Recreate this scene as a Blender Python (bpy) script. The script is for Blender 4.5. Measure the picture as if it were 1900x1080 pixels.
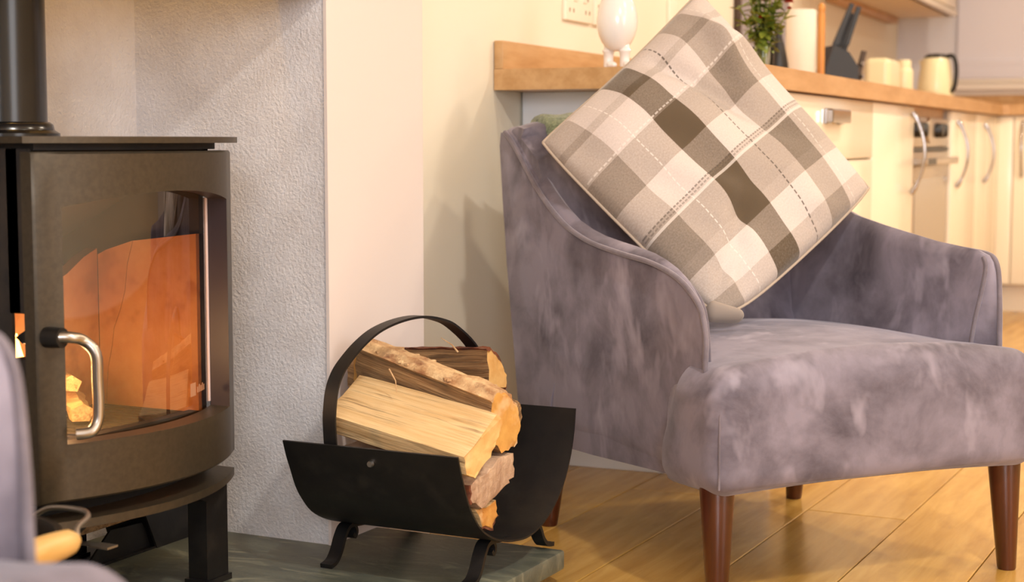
import bpy, bmesh, math, random
from mathutils import Vector, Matrix
from mathutils import noise as mnoise

for _o in list(bpy.data.objects):
    bpy.data.objects.remove(_o, do_unlink=True)
SC = bpy.context.scene
COL = SC.collection
random.seed(4)
rad = math.radians


def s2l(c):
    c = c / 255.0
    return c / 12.92 if c <= 0.04045 else ((c + 0.055) / 1.055) ** 2.4


def S(r, g, b):
    return (s2l(r), s2l(g), s2l(b), 1.0)


# ------------------------------------------------------------------ camera
TH = rad(26.5)
PITCH = math.atan((540 - 262) / 3000.0)
cam_d = bpy.data.cameras.new('camera')
cam = bpy.data.objects.new('camera', cam_d)
COL.objects.link(cam)
cam.location = (0, 0, 0.755)
cam.rotation_euler = (rad(90) - PITCH, 0, TH)
cam_d.sensor_width = 36.0
cam_d.lens = 36.0 * 3000 / 1900
cam_d.clip_start = 0.05
cam_d.dof.use_dof = True
cam_d.dof.focus_distance = 2.65
cam_d.dof.aperture_fstop = 4.6
SC.camera = cam

# ------------------------------------------------------------------ light
W = bpy.data.worlds.new('world')
SC.world = W
W.use_nodes = True
W.node_tree.nodes['Background'].inputs[0].default_value = (0.80, 0.88, 1.0, 1)
W.node_tree.nodes['Background'].inputs[1].default_value = 0.6


def area(name, loc, target, sx, sy, power, col, shape='RECTANGLE', spread=180):
    d = bpy.data.lights.new(name, 'AREA')
    d.shape = shape
    d.size = sx
    if shape in ('RECTANGLE', 'ELLIPSE'):
        d.size_y = sy
    d.energy = power
    d.color = col
    d.spread = rad(spread)
    o = bpy.data.objects.new(name, d)
    COL.objects.link(o)
    o.location = loc
    v = Vector(target) - Vector(loc)
    o.rotation_euler = v.to_track_quat('-Z', 'Y').to_euler()
    return o


WARM = (1.0, 0.87, 0.69)
# daylight through the window of the rear wall, and a broad cool fill light at the right wall
area('window_light', (0.9, -2.52, 1.45), (-0.6, 3.0, 0.6), 2.2, 1.5, 180, (0.80, 0.88, 1.0))
area('side_fill', (3.15, 1.2, 1.25), (-1.0, 2.6, 0.6), 1.6, 2.0, 52, (0.92, 0.94, 1.0))
# ceiling downlights
for nm, x, y, p in (('downlight_living', 0.45, 1.2, 48), ('downlight_living_b', 0.45, 3.0, 15), ('downlight_dining', 1.8, 2.4, 14),
                    ('downlight_kitchen', -0.25, 4.6, 25), ('downlight_kitchen_b', -0.4, 6.3, 25), ('downlight_kitchen_c', 1.3, 5.6, 25)):
    area(nm, (x, y, 2.36), (x, y, 0), 0.16, 0.16, p, (1.0, 0.95, 0.89) if nm == 'downlight_living' else WARM, 'DISK')
# lamp inside the chimney recess, above the stove
area('recess_lamp', (-1.70, 2.02, 1.75), (-1.90, 2.08, 0.7), 0.14, 0.14, 2.8, (1.0, 0.56, 0.13), 'DISK')
# the fire
fl_d = bpy.data.lights.new('fire_light', 'POINT')
fl_d.energy = 2.3
fl_d.color = (1.0, 0.62, 0.30)
fl_d.shadow_soft_size = 0.03
fl = bpy.data.objects.new('fire_light', fl_d)
COL.objects.link(fl)
fl.location = (-1.64, 1.75, 0.415)

SC.view_settings.view_transform = 'Standard'
SC.view_settings.look = 'None'
SC.view_settings.gamma = 1.0
SC.view_settings.use_curve_mapping = False
SC.view_settings.exposure = 0.0


# ------------------------------------------------------------------ materials
def mat(name, c1, c2=None, scale=6.0, detail=4.0, stretch=(1, 1, 1), lo=0.35, hi=0.65, rough=0.5, rough2=None, metal=0.0, spec=0.5,
        bump=0.0, bscale=60.0, bstretch=None, bdetail=3.0, bdist=0.002, sheen=0.0, objrand=0.0, c3=None, s3=30.0, m3=0.35, stretch3=None,
        coat=0.0, distort=0.0):
    m = bpy.data.materials.new(name)
    m.use_nodes = True
    nt = m.node_tree
    N, L = nt.nodes, nt.links
    b = N['Principled BSDF']
    b.inputs['Roughness'].default_value = rough
    b.inputs['Metallic'].default_value = metal
    b.inputs['Specular IOR Level'].default_value = spec
    if coat:
        b.inputs['Coat Weight'].default_value = coat
        b.inputs['Coat Roughness'].default_value = 0.08
    if sheen:
        b.inputs['Sheen Weight'].default_value = sheen
        b.inputs['Sheen Roughness'].default_value = 0.45
        b.inputs['Sheen Tint'].default_value = (0.85, 0.82, 0.9, 1)
    tc = N.new('ShaderNodeTexCoord')
    src = tc.outputs['Object']
    if objrand:
        oi = N.new('ShaderNodeObjectInfo')
        add = N.new('ShaderNodeVectorMath')
        add.operation = 'MULTIPLY_ADD'
        cx = N.new('ShaderNodeCombineXYZ')
        for k in range(3):
            L.new(oi.outputs['Random'], cx.inputs[k])
        L.new(cx.outputs[0], add.inputs[0])
        add.inputs[1].default_value = (37, 19, 53)
        L.new(src, add.inputs[2])
        src = add.outputs[0]

    def noise(sc, de, st):
        mp = N.new('ShaderNodeMapping')
        mp.inputs['Scale'].default_value = st
        L.new(src, mp.inputs['Vector'])
        n = N.new('ShaderNodeTexNoise')
        n.inputs['Scale'].default_value = sc
        n.inputs['Detail'].default_value = de
        n.inputs['Roughness'].default_value = 0.6
        n.inputs['Distortion'].default_value = distort
        L.new(mp.outputs[0], n.inputs['Vector'])
        return n
    if c2 is None:
        b.inputs['Base Color'].default_value = c1
    else:
        n = noise(scale, detail, stretch)
        r = N.new('ShaderNodeMapRange')
        r.inputs['From Min'].default_value = lo
        r.inputs['From Max'].default_value = hi
        L.new(n.outputs['Fac'], r.inputs['Value'])
        mx = N.new('ShaderNodeMix')
        mx.data_type = 'RGBA'
        mx.inputs[6].default_value = c1
        mx.inputs[7].default_value = c2
        L.new(r.outputs[0], mx.inputs[0])
        out = mx.outputs[2]
        if c3 is not None:
            n3 = noise(s3, 3, stretch3 or stretch)
            r3 = N.new('ShaderNodeMapRange')
            r3.inputs['From Min'].default_value = 0.55
            r3.inputs['From Max'].default_value = 0.75
            r3.inputs['To Max'].default_value = m3
            L.new(n3.outputs['Fac'], r3.inputs['Value'])
            m2 = N.new('ShaderNodeMix')
            m2.data_type = 'RGBA'
            L.new(r3.outputs[0], m2.inputs[0])
            L.new(out, m2.inputs[6])
            m2.inputs[7].default_value = c3
            out = m2.outputs[2]
        if objrand:
            hv = N.new('ShaderNodeHueSaturation')
            rr = N.new('ShaderNodeMapRange')
            rr.inputs['To Min'].default_value = 1 - objrand
            rr.inputs['To Max'].default_value = 1 + objrand
            L.new(oi.outputs['Random'], rr.inputs['Value'])
            L.new(rr.outputs[0], hv.inputs['Value'])
            L.new(out, hv.inputs['Color'])
            out = hv.outputs[0]
        L.new(out, b.inputs['Base Color'])
        if rough2 is not None:
            r2 = N.new('ShaderNodeMapRange')
            r2.inputs['To Min'].default_value = rough
            r2.inputs['To Max'].default_value = rough2
            L.new(r.outputs[0], r2.inputs['Value'])
            L.new(r2.outputs[0], b.inputs['Roughness'])
    if bump:
        nb = noise(bscale, bdetail, bstretch or (1, 1, 1))
        bp = N.new('ShaderNodeBump')
        bp.inputs['Strength'].default_value = bump
        bp.inputs['Distance'].default_value = bdist
        L.new(nb.outputs['Fac'], bp.inputs['Height'])
        L.new(bp.outputs[0], b.inputs['Normal'])
    return m


M = {}
M['paint'] = mat('wall_paint_cream', S(240, 230, 210), rough=0.75, bump=0.05, bscale=140)
M['paint_far'] = mat('wall_paint_far', S(222, 216, 218), rough=0.75)
M['pier'] = mat('wall_paint_offwhite', S(220, 206, 198), rough=0.7, bump=0.05, bscale=140)
M['stucco'] = mat('rough_render', S(226, 222, 222), S(212, 206, 204), scale=9, rough=0.85, bump=0.7, bscale=150, bdetail=5, bdist=0.005)
M['ceiling'] = mat('ceiling_paint', S(240, 236, 228), rough=0.8)
M['slate'] = mat('green_slate', S(80, 84, 74), S(112, 114, 97), scale=3.2, detail=6, stretch=(1.1, 3.0, 1.5), lo=0.35, hi=0.7, rough=0.42, bump=0.35,
                 bscale=14, bstretch=(1, 2.2, 1), bdist=0.004, c3=S(158, 156, 130), s3=6, m3=0.85, stretch3=(1.2, 3.5, 1), distort=1.6)
M['oak_floor'] = mat('oak_plank', S(212, 168, 90), S(182, 134, 58), scale=5, detail=6, stretch=(7, 0.7, 1), lo=0.3, hi=0.7, rough=0.24, bump=0.06, bscale=30,
                     bstretch=(9, 0.6, 1), objrand=0.10, c3=S(140, 92, 38), s3=6, m3=0.35, stretch3=(3, 1, 1), distort=0.4)
M['subfloor'] = mat('plank_joint', S(70, 44, 20), rough=0.9)
M['worktop'] = mat('oak_worktop', S(206, 162, 112), S(188, 142, 90), scale=6, detail=5, stretch=(6, 0.8, 6), rough=0.4, c3=S(214, 176, 128), s3=4, m3=0.5, stretch3=(2, 1, 4))
M['cabinet'] = mat('cream_gloss', S(250, 236, 212), rough=0.22, spec=0.45)
M['cabinet_white'] = mat('white_panel', S(246, 246, 248), rough=0.4)
M['plinth'] = mat('plinth_cream', S(238, 222, 200), rough=0.5)
M['chrome'] = mat('chrome', S(172, 168, 168), rough=0.12, metal=1.0)
M['steel'] = mat('brushed_steel', S(196, 182, 166), S(182, 168, 152), scale=40, stretch=(1, 12, 1), rough=0.32, metal=0.85)
M['black_plastic'] = mat('black_plastic', S(26, 23, 22), rough=0.4)
M['dark_glass'] = mat('dark_oven_glass', S(150, 134, 116), rough=0.12, metal=0.5)
M['cream_enamel'] = mat('cream_enamel', S(240, 226, 184), rough=0.25)
M['white_ceramic'] = mat('white_ceramic', S(240, 232, 226), rough=0.2, coat=0.4)
M['white_plastic'] = mat('white_plastic', S(246, 236, 216), rough=0.35)
M['socket_hole'] = mat('socket_hole', S(120, 92, 58), rough=0.8)
M['grey_panel'] = mat('grey_panel', S(150, 142, 146), rough=0.25)
M['dark_trim'] = mat('dark_brown_trim', S(66, 46, 28), rough=0.5)
M['blind'] = mat('lilac_blind', S(228, 222, 228), rough=0.8)
M['white_gloss'] = mat('white_sill_paint', S(236, 222, 206), rough=0.35)
M['pine'] = mat('pine_turned', S(214, 150, 74), S(196, 126, 54), scale=5, stretch=(6, 6, 0.8), rough=0.42)
M['paper'] = mat('white_kitchen_paper', S(240, 230, 216), rough=0.9, bump=0.2, bscale=90)
M['seam_thread'] = mat('cushion_edge', S(178, 160, 142), rough=0.9)
M['leaf'] = mat('leaf_green', S(152, 162, 60), S(100, 122, 44), scale=40, rough=0.5, objrand=0.25)
M['stem'] = mat('stem_green', S(150, 150, 62), S(104, 112, 44), scale=30, rough=0.5)
M['petal'] = mat('petal_red', S(196, 46, 26), S(160, 30, 20), scale=60, rough=0.5)
M['stove'] = mat('stove_paint', S(76, 66, 52), S(68, 59, 46), scale=120, rough=0.42, metal=0.55, bump=0.12, bscale=420, bdist=0.0006)
M['stove_in'] = mat('soot_black', S(34, 29, 26), S(52, 42, 34), scale=16, rough=0.75)
M['reveal'] = mat('shaded_reveal', S(44, 36, 42), rough=0.45)  # no second paint: shade inside the door opening is put into this colour
M['void'] = mat('shaded_gap', S(14, 12, 11), rough=0.9)  # shade of the gap below the door, put into the colour
M['flue'] = mat('flue_black_enamel', S(20, 18, 18), rough=0.2, metal=0.0)
M['brick'] = mat('fire_brick', S(206, 150, 100), S(180, 112, 66), scale=7, detail=6, rough=0.85, bump=0.25, bscale=90, bdist=0.002, c3=S(120, 66, 34), s3=14, m3=0.5)
M['handle_steel'] = mat('satin_steel', S(178, 170, 160), rough=0.32, metal=1.0)
M['rope'] = mat('rope_seal', S(205, 180, 170), rough=0.8)
M['black_iron'] = mat('black_iron', S(22, 20, 20), S(30, 27, 25), scale=30, rough=0.45, metal=0.25, bump=0.08, bscale=200, c3=S(58, 52, 46), s3=22, m3=0.35)
M['bolt'] = mat('bolt_steel', S(200, 196, 190), rough=0.35, metal=1.0)
M['velvet'] = mat('grey_velvet', S(134, 125, 136), S(62, 54, 61), scale=6.5, detail=10, lo=0.40, hi=0.73, rough=0.72, spec=0.25, bump=0.25, bscale=9, bdist=0.006, sheen=0.3,
                  c3=S(176, 166, 178), s3=11, m3=0.7, stretch3=(1, 1, 0.55), distort=0.3)
M['piping'] = mat('velvet_piping', S(128, 118, 124), S(104, 95, 101), scale=20, rough=0.75, spec=0.25, sheen=0.5)
M['leg_wood'] = mat('dark_walnut', S(86, 40, 22), S(62, 27, 15), scale=5, stretch=(8, 8, 0.7), rough=0.3, coat=0.25)
M['throw'] = mat('green_wool', S(140, 146, 112), S(104, 112, 82), scale=90, rough=0.95, bump=0.9, bscale=160, bdist=0.006, sheen=0.3)
M['split'] = mat('split_wood', S(232, 200, 148), S(208, 168, 112), scale=6, detail=8, stretch=(0.7, 16, 16), lo=0.36, hi=0.68, rough=0.75, bump=0.8, bscale=9, bstretch=(0.8, 24, 24),
                 bdist=0.004, c3=S(120, 88, 54), s3=7, m3=0.9, stretch3=(0.7, 24, 24), objrand=0.06)
M['split_dark'] = mat('weathered_wood', S(176, 138, 94), S(118, 86, 54), scale=6, detail=8, stretch=(0.7, 16, 16), lo=0.36, hi=0.66, rough=0.8, bump=0.9, bscale=9,
                      bstretch=(0.8, 24, 24), bdist=0.005, c3=S(58, 38, 22), s3=7, m3=0.9, stretch3=(0.7, 20, 20), objrand=0.05)
M['split_grey'] = mat('grey_split_wood', S(196, 164, 134), S(158, 124, 98), scale=6, detail=6, stretch=(6, 6, 2), rough=0.8, bump=0.7, bscale=16, bstretch=(1, 5, 5), bdist=0.005,
                      c3=S(110, 78, 56), s3=9, m3=0.6)
M['endgrain'] = mat('log_end_grain', S(226, 184, 118), S(198, 146, 78), scale=14, detail=6, rough=0.8, bump=0.5, bscale=40, bdist=0.003, c3=S(240, 206, 150), s3=16, m3=0.6)
M['endgrain_orange'] = mat('log_end_grain_orange', S(214, 164, 84), S(190, 128, 54), scale=12, detail=6, rough=0.8, bump=0.5, bscale=40, bdist=0.003, c3=S(236, 206, 160), s3=20, m3=0.6)
M['bark'] = mat('papery_bark', S(222, 188, 140), S(170, 126, 84), scale=22, detail=6, stretch=(1, 1.6, 1.6), rough=0.9, bump=0.9, bscale=45, bdist=0.006, c3=S(112, 52, 26), s3=26, m3=0.8)
M['bark_dark'] = mat('brown_bark', S(126, 66, 36), S(70, 34, 18), scale=20, detail=6, stretch=(1, 2, 2), rough=0.9, bump=0.9, bscale=45, bdist=0.006, c3=S(166, 128, 96), s3=30, m3=0.5)
M['char'] = mat('charred_wood', S(60, 40, 28), S(190, 130, 60), scale=12, rough=0.9, bump=0.6, bscale=50)
M['grip'] = mat('pale_wood_grip', S(224, 184, 116), S(206, 160, 90), scale=6, stretch=(6, 1, 6), rough=0.4)
M['wire'] = mat('galvanised_wire', S(170, 160, 148), rough=0.35, metal=0.9)
M['pail'] = mat('dark_pail_metal', S(44, 38, 33), S(62, 53, 45), scale=14, rough=0.5, metal=0.5)
M['etch'] = mat('etched_mark', S(176, 124, 90), rough=0.6)


def emit(name, col, strength):
    m = bpy.data.materials.new(name)
    m.use_nodes = True
    b = m.node_tree.nodes['Principled BSDF']
    b.inputs['Base Color'].default_value = (0, 0, 0, 1)
    b.inputs['Emission Color'].default_value = col
    b.inputs['Emission Strength'].default_value = strength
    return m


M['flame'] = emit('flame', (1.0, 0.42, 0.10, 1), 9.0)
M['ember'] = emit('ember', (1.0, 0.22, 0.03, 1), 2.0)


def glass(name, tint=(1, 1, 1, 1), ior=1.5, rough=0.0):
    m = bpy.data.materials.new(name)
    m.use_nodes = True
    N, L = m.node_tree.nodes, m.node_tree.links
    N.remove(N['Principled BSDF'])
    out = N['Material Output']
    t = N.new('ShaderNodeBsdfTransparent')
    t.inputs[0].default_value = tint
    g = N.new('ShaderNodeBsdfGlossy')
    g.inputs['Roughness'].default_value = rough
    f = N.new('ShaderNodeFresnel')
    f.inputs['IOR'].default_value = ior
    x = N.new('ShaderNodeMixShader')
    L.new(f.outputs[0], x.inputs[0])
    L.new(t.outputs[0], x.inputs[1])
    L.new(g.outputs[0], x.inputs[2])
    L.new(x.outputs[0], out.inputs['Surface'])
    return m


M['glass'] = glass('stove_glass', (0.92, 0.88, 0.82, 1), 2.2)
M['vase_glass'] = glass('vase_glass', (0.93, 0.95, 0.92, 1), 1.5)


def plaid_material():
    m = bpy.data.materials.new('plaid_wool')
    m.use_nodes = True
    N, L = m.node_tree.nodes, m.node_tree.links
    b = N['Principled BSDF']
    b.inputs['Roughness'].default_value = 0.9
    b.inputs['Specular IOR Level'].default_value = 0.15
    b.inputs['Sheen Weight'].default_value = 0.25
    uv = N.new('ShaderNodeUVMap')
    uv.uv_map = 'weave'
    sx = N.new('ShaderNodeSeparateXYZ')
    L.new(uv.outputs[0], sx.inputs[0])

    def ramp(sock, stops):
        r = N.new('ShaderNodeValToRGB')
        r.color_ramp.interpolation = 'CONSTANT'
        stops = [(p_, (q_ + 0.3) / 1.2) for p_, q_ in stops]
        els = r.color_ramp.elements
        while len(els) > 1:
            els.remove(els[-1])
        els[0].position = 0.0
        els[0].color = (stops[0][1],) * 3 + (1,)
        for p, v in stops[1:]:
            e = els.new(p)
            e.color = (v, v, v, 1)
        L.new(sock, r.inputs[0])
        return r.outputs[0]

    def math_(op, a, c=None):
        n = N.new('ShaderNodeMath')
        n.operation = op
        for k, v in enumerate((a, c)):
            if v is None:
                continue
            if isinstance(v, (int, float)):
                n.inputs[k].default_value = v
            else:
                L.new(v, n.inputs[k])
        return n.outputs[0]
    u, v = sx.outputs[0], sx.outputs[1]
    # u: from the left-hand edge towards the right-hand top, v: down the slope
    ru = ramp(u, [(0, .42), (.13, .86), (.325, -.17), (.465, .80), (.69, .30), (.83, .86)])
    rv = ramp(v, [(0, .70), (.10, .46), (.135, .84), (.27, .36), (.43, .92), (.565, .62), (.60, .26), (.75, .36), (.80, .96), (.92, .55)])
    val = math_('SUBTRACT', math_('ADD', math_('MULTIPLY', ru, 0.56 * 1.2), math_('MULTIPLY', rv, 0.44 * 1.2)), 0.3)
    wn = N.new('ShaderNodeTexNoise')
    wn.inputs['Scale'].default_value = 150
    wn.inputs['Detail'].default_value = 2
    L.new(uv.outputs[0], wn.inputs['Vector'])
    val = math_('ADD', val, math_('MULTIPLY', math_('SUBTRACT', wn.outputs['Fac'], 0.5), 0.26))
    cr = N.new('ShaderNodeValToRGB')
    e = cr.color_ramp.elements
    e[0].position, e[0].color = 0.12, S(88, 74, 57)
    e[1].position, e[1].color = 0.92, S(208, 194, 186)
    for p, c in ((0.28, S(120, 107, 94)), (0.45, S(148, 134, 122)), (0.62, S(172, 158, 147)), (0.78, S(194, 180, 171))):
        x = e.new(p)
        x.color = c
    L.new(val, cr.inputs[0])
    col = cr.outputs[0]

    def line(sock, along, pos, w, colour, dash=0, strength=1.0):
        nonlocal col
        d = math_('ABSOLUTE', math_('SUBTRACT', sock, pos))
        f = math_('LESS_THAN', d, w)
        if dash:
            f = math_('MULTIPLY', f, math_('GREATER_THAN', math_('FRACT', math_('MULTIPLY', along, dash)), 0.32))
        f = math_('MULTIPLY', f, strength)
        mx = N.new('ShaderNodeMix')
        mx.data_type = 'RGBA'
        L.new(f, mx.inputs[0])
        L.new(col, mx.inputs[6])
        mx.inputs[7].default_value = colour
        col = mx.outputs[2]
    white, dark = S(222, 212, 203), S(84, 74, 66)
    line(u, v, 0.222, 0.0022, white, 40, 0.75)
    line(u, v, 0.59, 0.0028, dark, 44, 0.85)
    line(u, v, 0.865, 0.0022, white, 40, 0.6)
    line(v, u, 0.262, 0.0035, white, 44, 0.5)
    line(v, u, 0.568, 0.0035, dark, 60, 0.6)
    line(v, u, 0.582, 0.0035, dark, 60, 0.45)
    line(v, u, 0.597, 0.0055, white, 0, 0.5)
    L.new(col, b.inputs['Base Color'])
    n2 = N.new('ShaderNodeTexNoise')
    n2.inputs['Scale'].default_value = 260
    L.new(uv.outputs[0], n2.inputs['Vector'])
    bp = N.new('ShaderNodeBump')
    bp.inputs['Strength'].default_value = 0.35
    bp.inputs['Distance'].default_value = 0.001
    L.new(n2.outputs['Fac'], bp.inputs['Height'])
    L.new(bp.outputs[0], b.inputs['Normal'])
    return m


M['plaid'] = plaid_material()


# ------------------------------------------------------------------ geometry helpers: each returns (verts, faces)
def box(x0, x1, y0, y1, z0, z1):
    v = [(x0, y0, z0), (x1, y0, z0), (x1, y1, z0), (x0, y1, z0), (x0, y0, z1), (x1, y0, z1), (x1, y1, z1), (x0, y1, z1)]
    f = [(0, 3, 2, 1), (4, 5, 6, 7), (0, 1, 5, 4), (1, 2, 6, 5), (2, 3, 7, 6), (3, 0, 4, 7)]
    return v, f


def rbox(x0, x1, y0, y1, z0, z1, r=0.004, n=1, mid=1):
    c = ((x0 + x1) / 2, (y0 + y1) / 2, (z0 + z1) / 2)
    h = [(x1 - x0) / 2, (y1 - y0) / 2, (z1 - z0) / 2]
    r = min(r, min(h) * 0.98)
    ax = []
    for k in range(3):
        a = [-h[k] + r * i / n for i in range(n + 1)]
        inner = [-(h[k] - r) + 2 * (h[k] - r) * i / mid for i in range(1, mid)]
        a = a + inner + [-t for t in reversed(a)]
        ax.append(a)
    key, verts, faces = {}, [], []

    def V(p):
        q = tuple(max(-(h[k] - r), min(h[k] - r, p[k])) for k in range(3))
        d = [p[k] - q[k] for k in range(3)]
        # warp so that rounding is even
        d = [r * math.tan(max(-1, min(1, t / r)) * math.pi / 4) if r else 0 for t in d]
        l = math.sqrt(sum(t * t for t in d)) or 1
        w = tuple(round(c[k] + q[k] + d[k] / l * r, 6) for k in range(3))
        kk = tuple(round(t, 5) for t in p)
        if kk not in key:
            key[kk] = len(verts)
            verts.append(w)
        return key[kk]
    for k in range(3):
        i, j = (k + 1) % 3, (k + 2) % 3
        for sgn in (-1, 1):
            for a in range(len(ax[i]) - 1):
                for b_ in range(len(ax[j]) - 1):
                    q = []
                    for (da, db) in ((0, 0), (1, 0), (1, 1), (0, 1)):
                        p = [0, 0, 0]
                        p[k] = sgn * h[k]
                        p[i] = ax[i][a + da]
                        p[j] = ax[j][b_ + db]
                        q.append(V(p))
                    if sgn < 0:
                        q.reverse()
                    faces.append(tuple(q))
    return verts, faces


def loft(rings, closed=True, cap0=True, cap1=True):
    n = len(rings[0])
    v = [p for r in rings for p in r]
    f = []
    for i in range(len(rings) - 1):
        for j in range(n if closed else n - 1):
            a, b_ = i * n + j, i * n + (j + 1) % n
            f.append((a, b_, b_ + n, a + n))
    if cap0:
        f.append(tuple(range(n - 1, -1, -1)))
    if cap1:
        f.append(tuple((len(rings) - 1) * n + j for j in range(n)))
    return v, f


def lathe(prof, seg=32, c=(0, 0, 0)):
    rings = [[(c[0] + r * math.cos(2 * math.pi * k / seg), c[1] + r * math.sin(2 * math.pi * k / seg), c[2] + z) for k in range(seg)] for r, z in prof]
    return loft(rings, True, prof[0][0] > 1e-5, prof[-1][0] > 1e-5)


def frames(pts, up=None):
    P = [Vector(p) for p in pts]
    out = []
    nrm = None
    for i, p in enumerate(P):
        t = (P[min(i + 1, len(P) - 1)] - P[max(i - 1, 0)]).normalized()
        if nrm is None:
            a = Vector(up) if up else (Vector((0, 0, 1)) if abs(t.z) < 0.9 else Vector((1, 0, 0)))
            nrm = (a - t * a.dot(t)).normalized()
        else:
            nrm = (nrm - t * nrm.dot(t)).normalized()
        out.append((p, t, nrm, t.cross(nrm)))
    return out


def tube(pts, r, seg=10, up=None, closed=False):
    rs = r if isinstance(r, (list, tuple)) else [r] * len(pts)
    rings = []
    for (p, t, n, b_), q in zip(frames(pts, up), rs):
        rings.append([tuple(p + (n * math.cos(2 * math.pi * k / seg) + b_ * math.sin(2 * math.pi * k / seg)) * q) for k in range(seg)])
    return loft(rings)


def strap(pts, w, th, side):
    """A flat bar along pts; side is the direction of its width."""
    sd = Vector(side).normalized()
    rings = []
    P = [Vector(p) for p in pts]
    for i, p in enumerate(P):
        t = (P[min(i + 1, len(P) - 1)] - P[max(i - 1, 0)]).normalized()
        n = t.cross(sd).normalized()
        rings.append([tuple(p + sd * a * w / 2 + n * c * th / 2) for a, c in ((-1, -1), (1, -1), (1, 1), (-1, 1))])
    return loft(rings)


def spline(pts, n=8):
    P = [Vector(p) for p in pts]
    out = []
    for i in range(len(P) - 1):
        p0, p1, p2, p3 = P[max(i - 1, 0)], P[i], P[i + 1], P[min(i + 2, len(P) - 1)]
        for k in range(n):
            t = k / n
            out.append(tuple(0.5 * ((2 * p1) + (p2 - p0) * t + (2 * p0 - 5 * p1 + 4 * p2 - p3) * t * t + (3 * p1 - p0 - 3 * p2 + p3) * t ** 3)))
    out.append(tuple(P[-1]))
    return out


def prism(poly, axis, a, b_):
    """poly of 2-D points extruded along an axis from a to b."""
    def P(q, t):
        return {'x': (t, q[0], q[1]), 'y': (q[0], t, q[1]), 'z': (q[0], q[1], t)}[axis]
    return loft([[P(q, a) for q in poly], [P(q, b_) for q in poly]])


def join(*parts):
    v, f = [], []
    for pv, pf in parts:
        o = len(v)
        v += list(pv)
        f += [tuple(i + o for i in q) for q in pf]
    return v, f


def move(g, off=(0, 0, 0), rz=0.0):
    c, s_ = math.cos(rz), math.sin(rz)
    return [(p[0] * c - p[1] * s_ + off[0], p[0] * s_ + p[1] * c + off[1], p[2] + off[2]) for p in g[0]], g[1]


def mesh_obj(name, g, m, parent=None, smooth=True, angle=35, sub=0, loc=None):
    me = bpy.data.meshes.new(name)
    me.from_pydata([tuple(p) for p in g[0]], [], g[1])
    bm = bmesh.new()
    bm.from_mesh(me)
    bmesh.ops.recalc_face_normals(bm, faces=bm.faces)
    bm.to_mesh(me)
    bm.free()
    if smooth:
        me.polygons.foreach_set('use_smooth', [True] * len(me.polygons))
        if angle < 180:
            me.set_sharp_from_angle(angle=rad(angle))
    if isinstance(m, (list, tuple)):
        for x in m:
            me.materials.append(x)
    else:
        me.materials.append(m)
    o = bpy.data.objects.new(name, me)
    COL.objects.link(o)
    if loc:
        o.location = loc
    if parent is not None:
        o.parent = parent
    if sub:
        md = o.modifiers.new('subdivision', 'SUBSURF')
        md.levels = sub
        md.render_levels = sub
    return o


def tag(o, label=None, cat=None, group=None, kind=None):
    if label:
        o['label'] = label
    if cat:
        o['category'] = cat
    if group:
        o['group'] = group
    if kind:
        o['kind'] = kind
    return o


def thing(name, label, cat, loc=(0, 0, 0), rz=0.0, group=None):
    o = bpy.data.objects.new(name, None)
    o.empty_display_size = 0.05
    COL.objects.link(o)
    o.location = loc
    o.rotation_euler = (0, 0, rz)
    return tag(o, label, cat, group)


def structure(name, g, m, **kw):
    return tag(mesh_obj(name, g, m, **kw), kind='structure')


# kitchen frame: x from the fascia line into the room, y along the run
KR = rad(3.0)
K0 = (-1.043, 3.266)


def K(x, y, z=0.0):
    return (K0[0] + x * math.cos(KR) - y * math.sin(KR), K0[1] + x * math.sin(KR) + y * math.cos(KR), z)


# ================================================================== SETTING
fl_o = structure('floor', box(-2.1, 3.4, -2.7, 9.0, -0.08, -0.018), M['subfloor'])
plank_w = 0.2005
x = -1.918
ci = 0
rnd = random.Random(11)
while x < 3.3:
    y = -2.65 + rnd.uniform(0, 1.5)
    cuts = [-2.68]
    while y < 8.9:
        cuts.append(y)
        y += rnd.choice((1.2, 1.5, 1.8, 2.1))
    cuts.append(8.95)
    if abs(x + 0.915) < 0.02:
        cuts = [-2.68, -1.1, 0.5, 1.74, 3.198, 4.9, 6.7, 8.95]
    elif abs(x + 0.715) < 0.03:
        cuts = [-2.68, -0.9, 0.9, 2.4, 4.35, 6.0, 7.7, 8.95]
    elif abs(x + 0.514) < 0.03:
        cuts = [-2.68, -0.3, 1.6, 3.75, 5.5, 7.2, 8.95]
    x1 = x + plank_w
    for a, b_ in zip(cuts[:-1], cuts[1:]):
        g = 0.0011
        c = 0.0016
        z0, zt = -0.018, 0.0
        lx, hx, ly, hy = x + g, x1 - g, a + g, b_ - g
        v = [(lx, ly, z0), (hx, ly, z0), (hx, hy, z0), (lx, hy, z0), (lx, ly, zt - c), (hx, ly, zt - c), (hx, hy, zt - c), (lx, hy, zt - c),
             (lx + c, ly + c, zt), (hx - c, ly + c, zt), (hx - c, hy - c, zt), (lx + c, hy - c, zt)]
        f = [(0, 1, 5, 4), (1, 2, 6, 5), (2, 3, 7, 6), (3, 0, 4, 7), (4, 5, 9, 8), (5, 6, 10, 9), (6, 7, 11, 10), (7, 4, 8, 11), (8, 9, 10, 11)]
        mesh_obj('plank', (v, f), M['oak_floor'], fl_o, smooth=False)
    x = x1

structure('ceiling', box(-2.1, 3.4, -2.7, 9.0, 2.40, 2.46), M['ceiling'])
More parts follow.
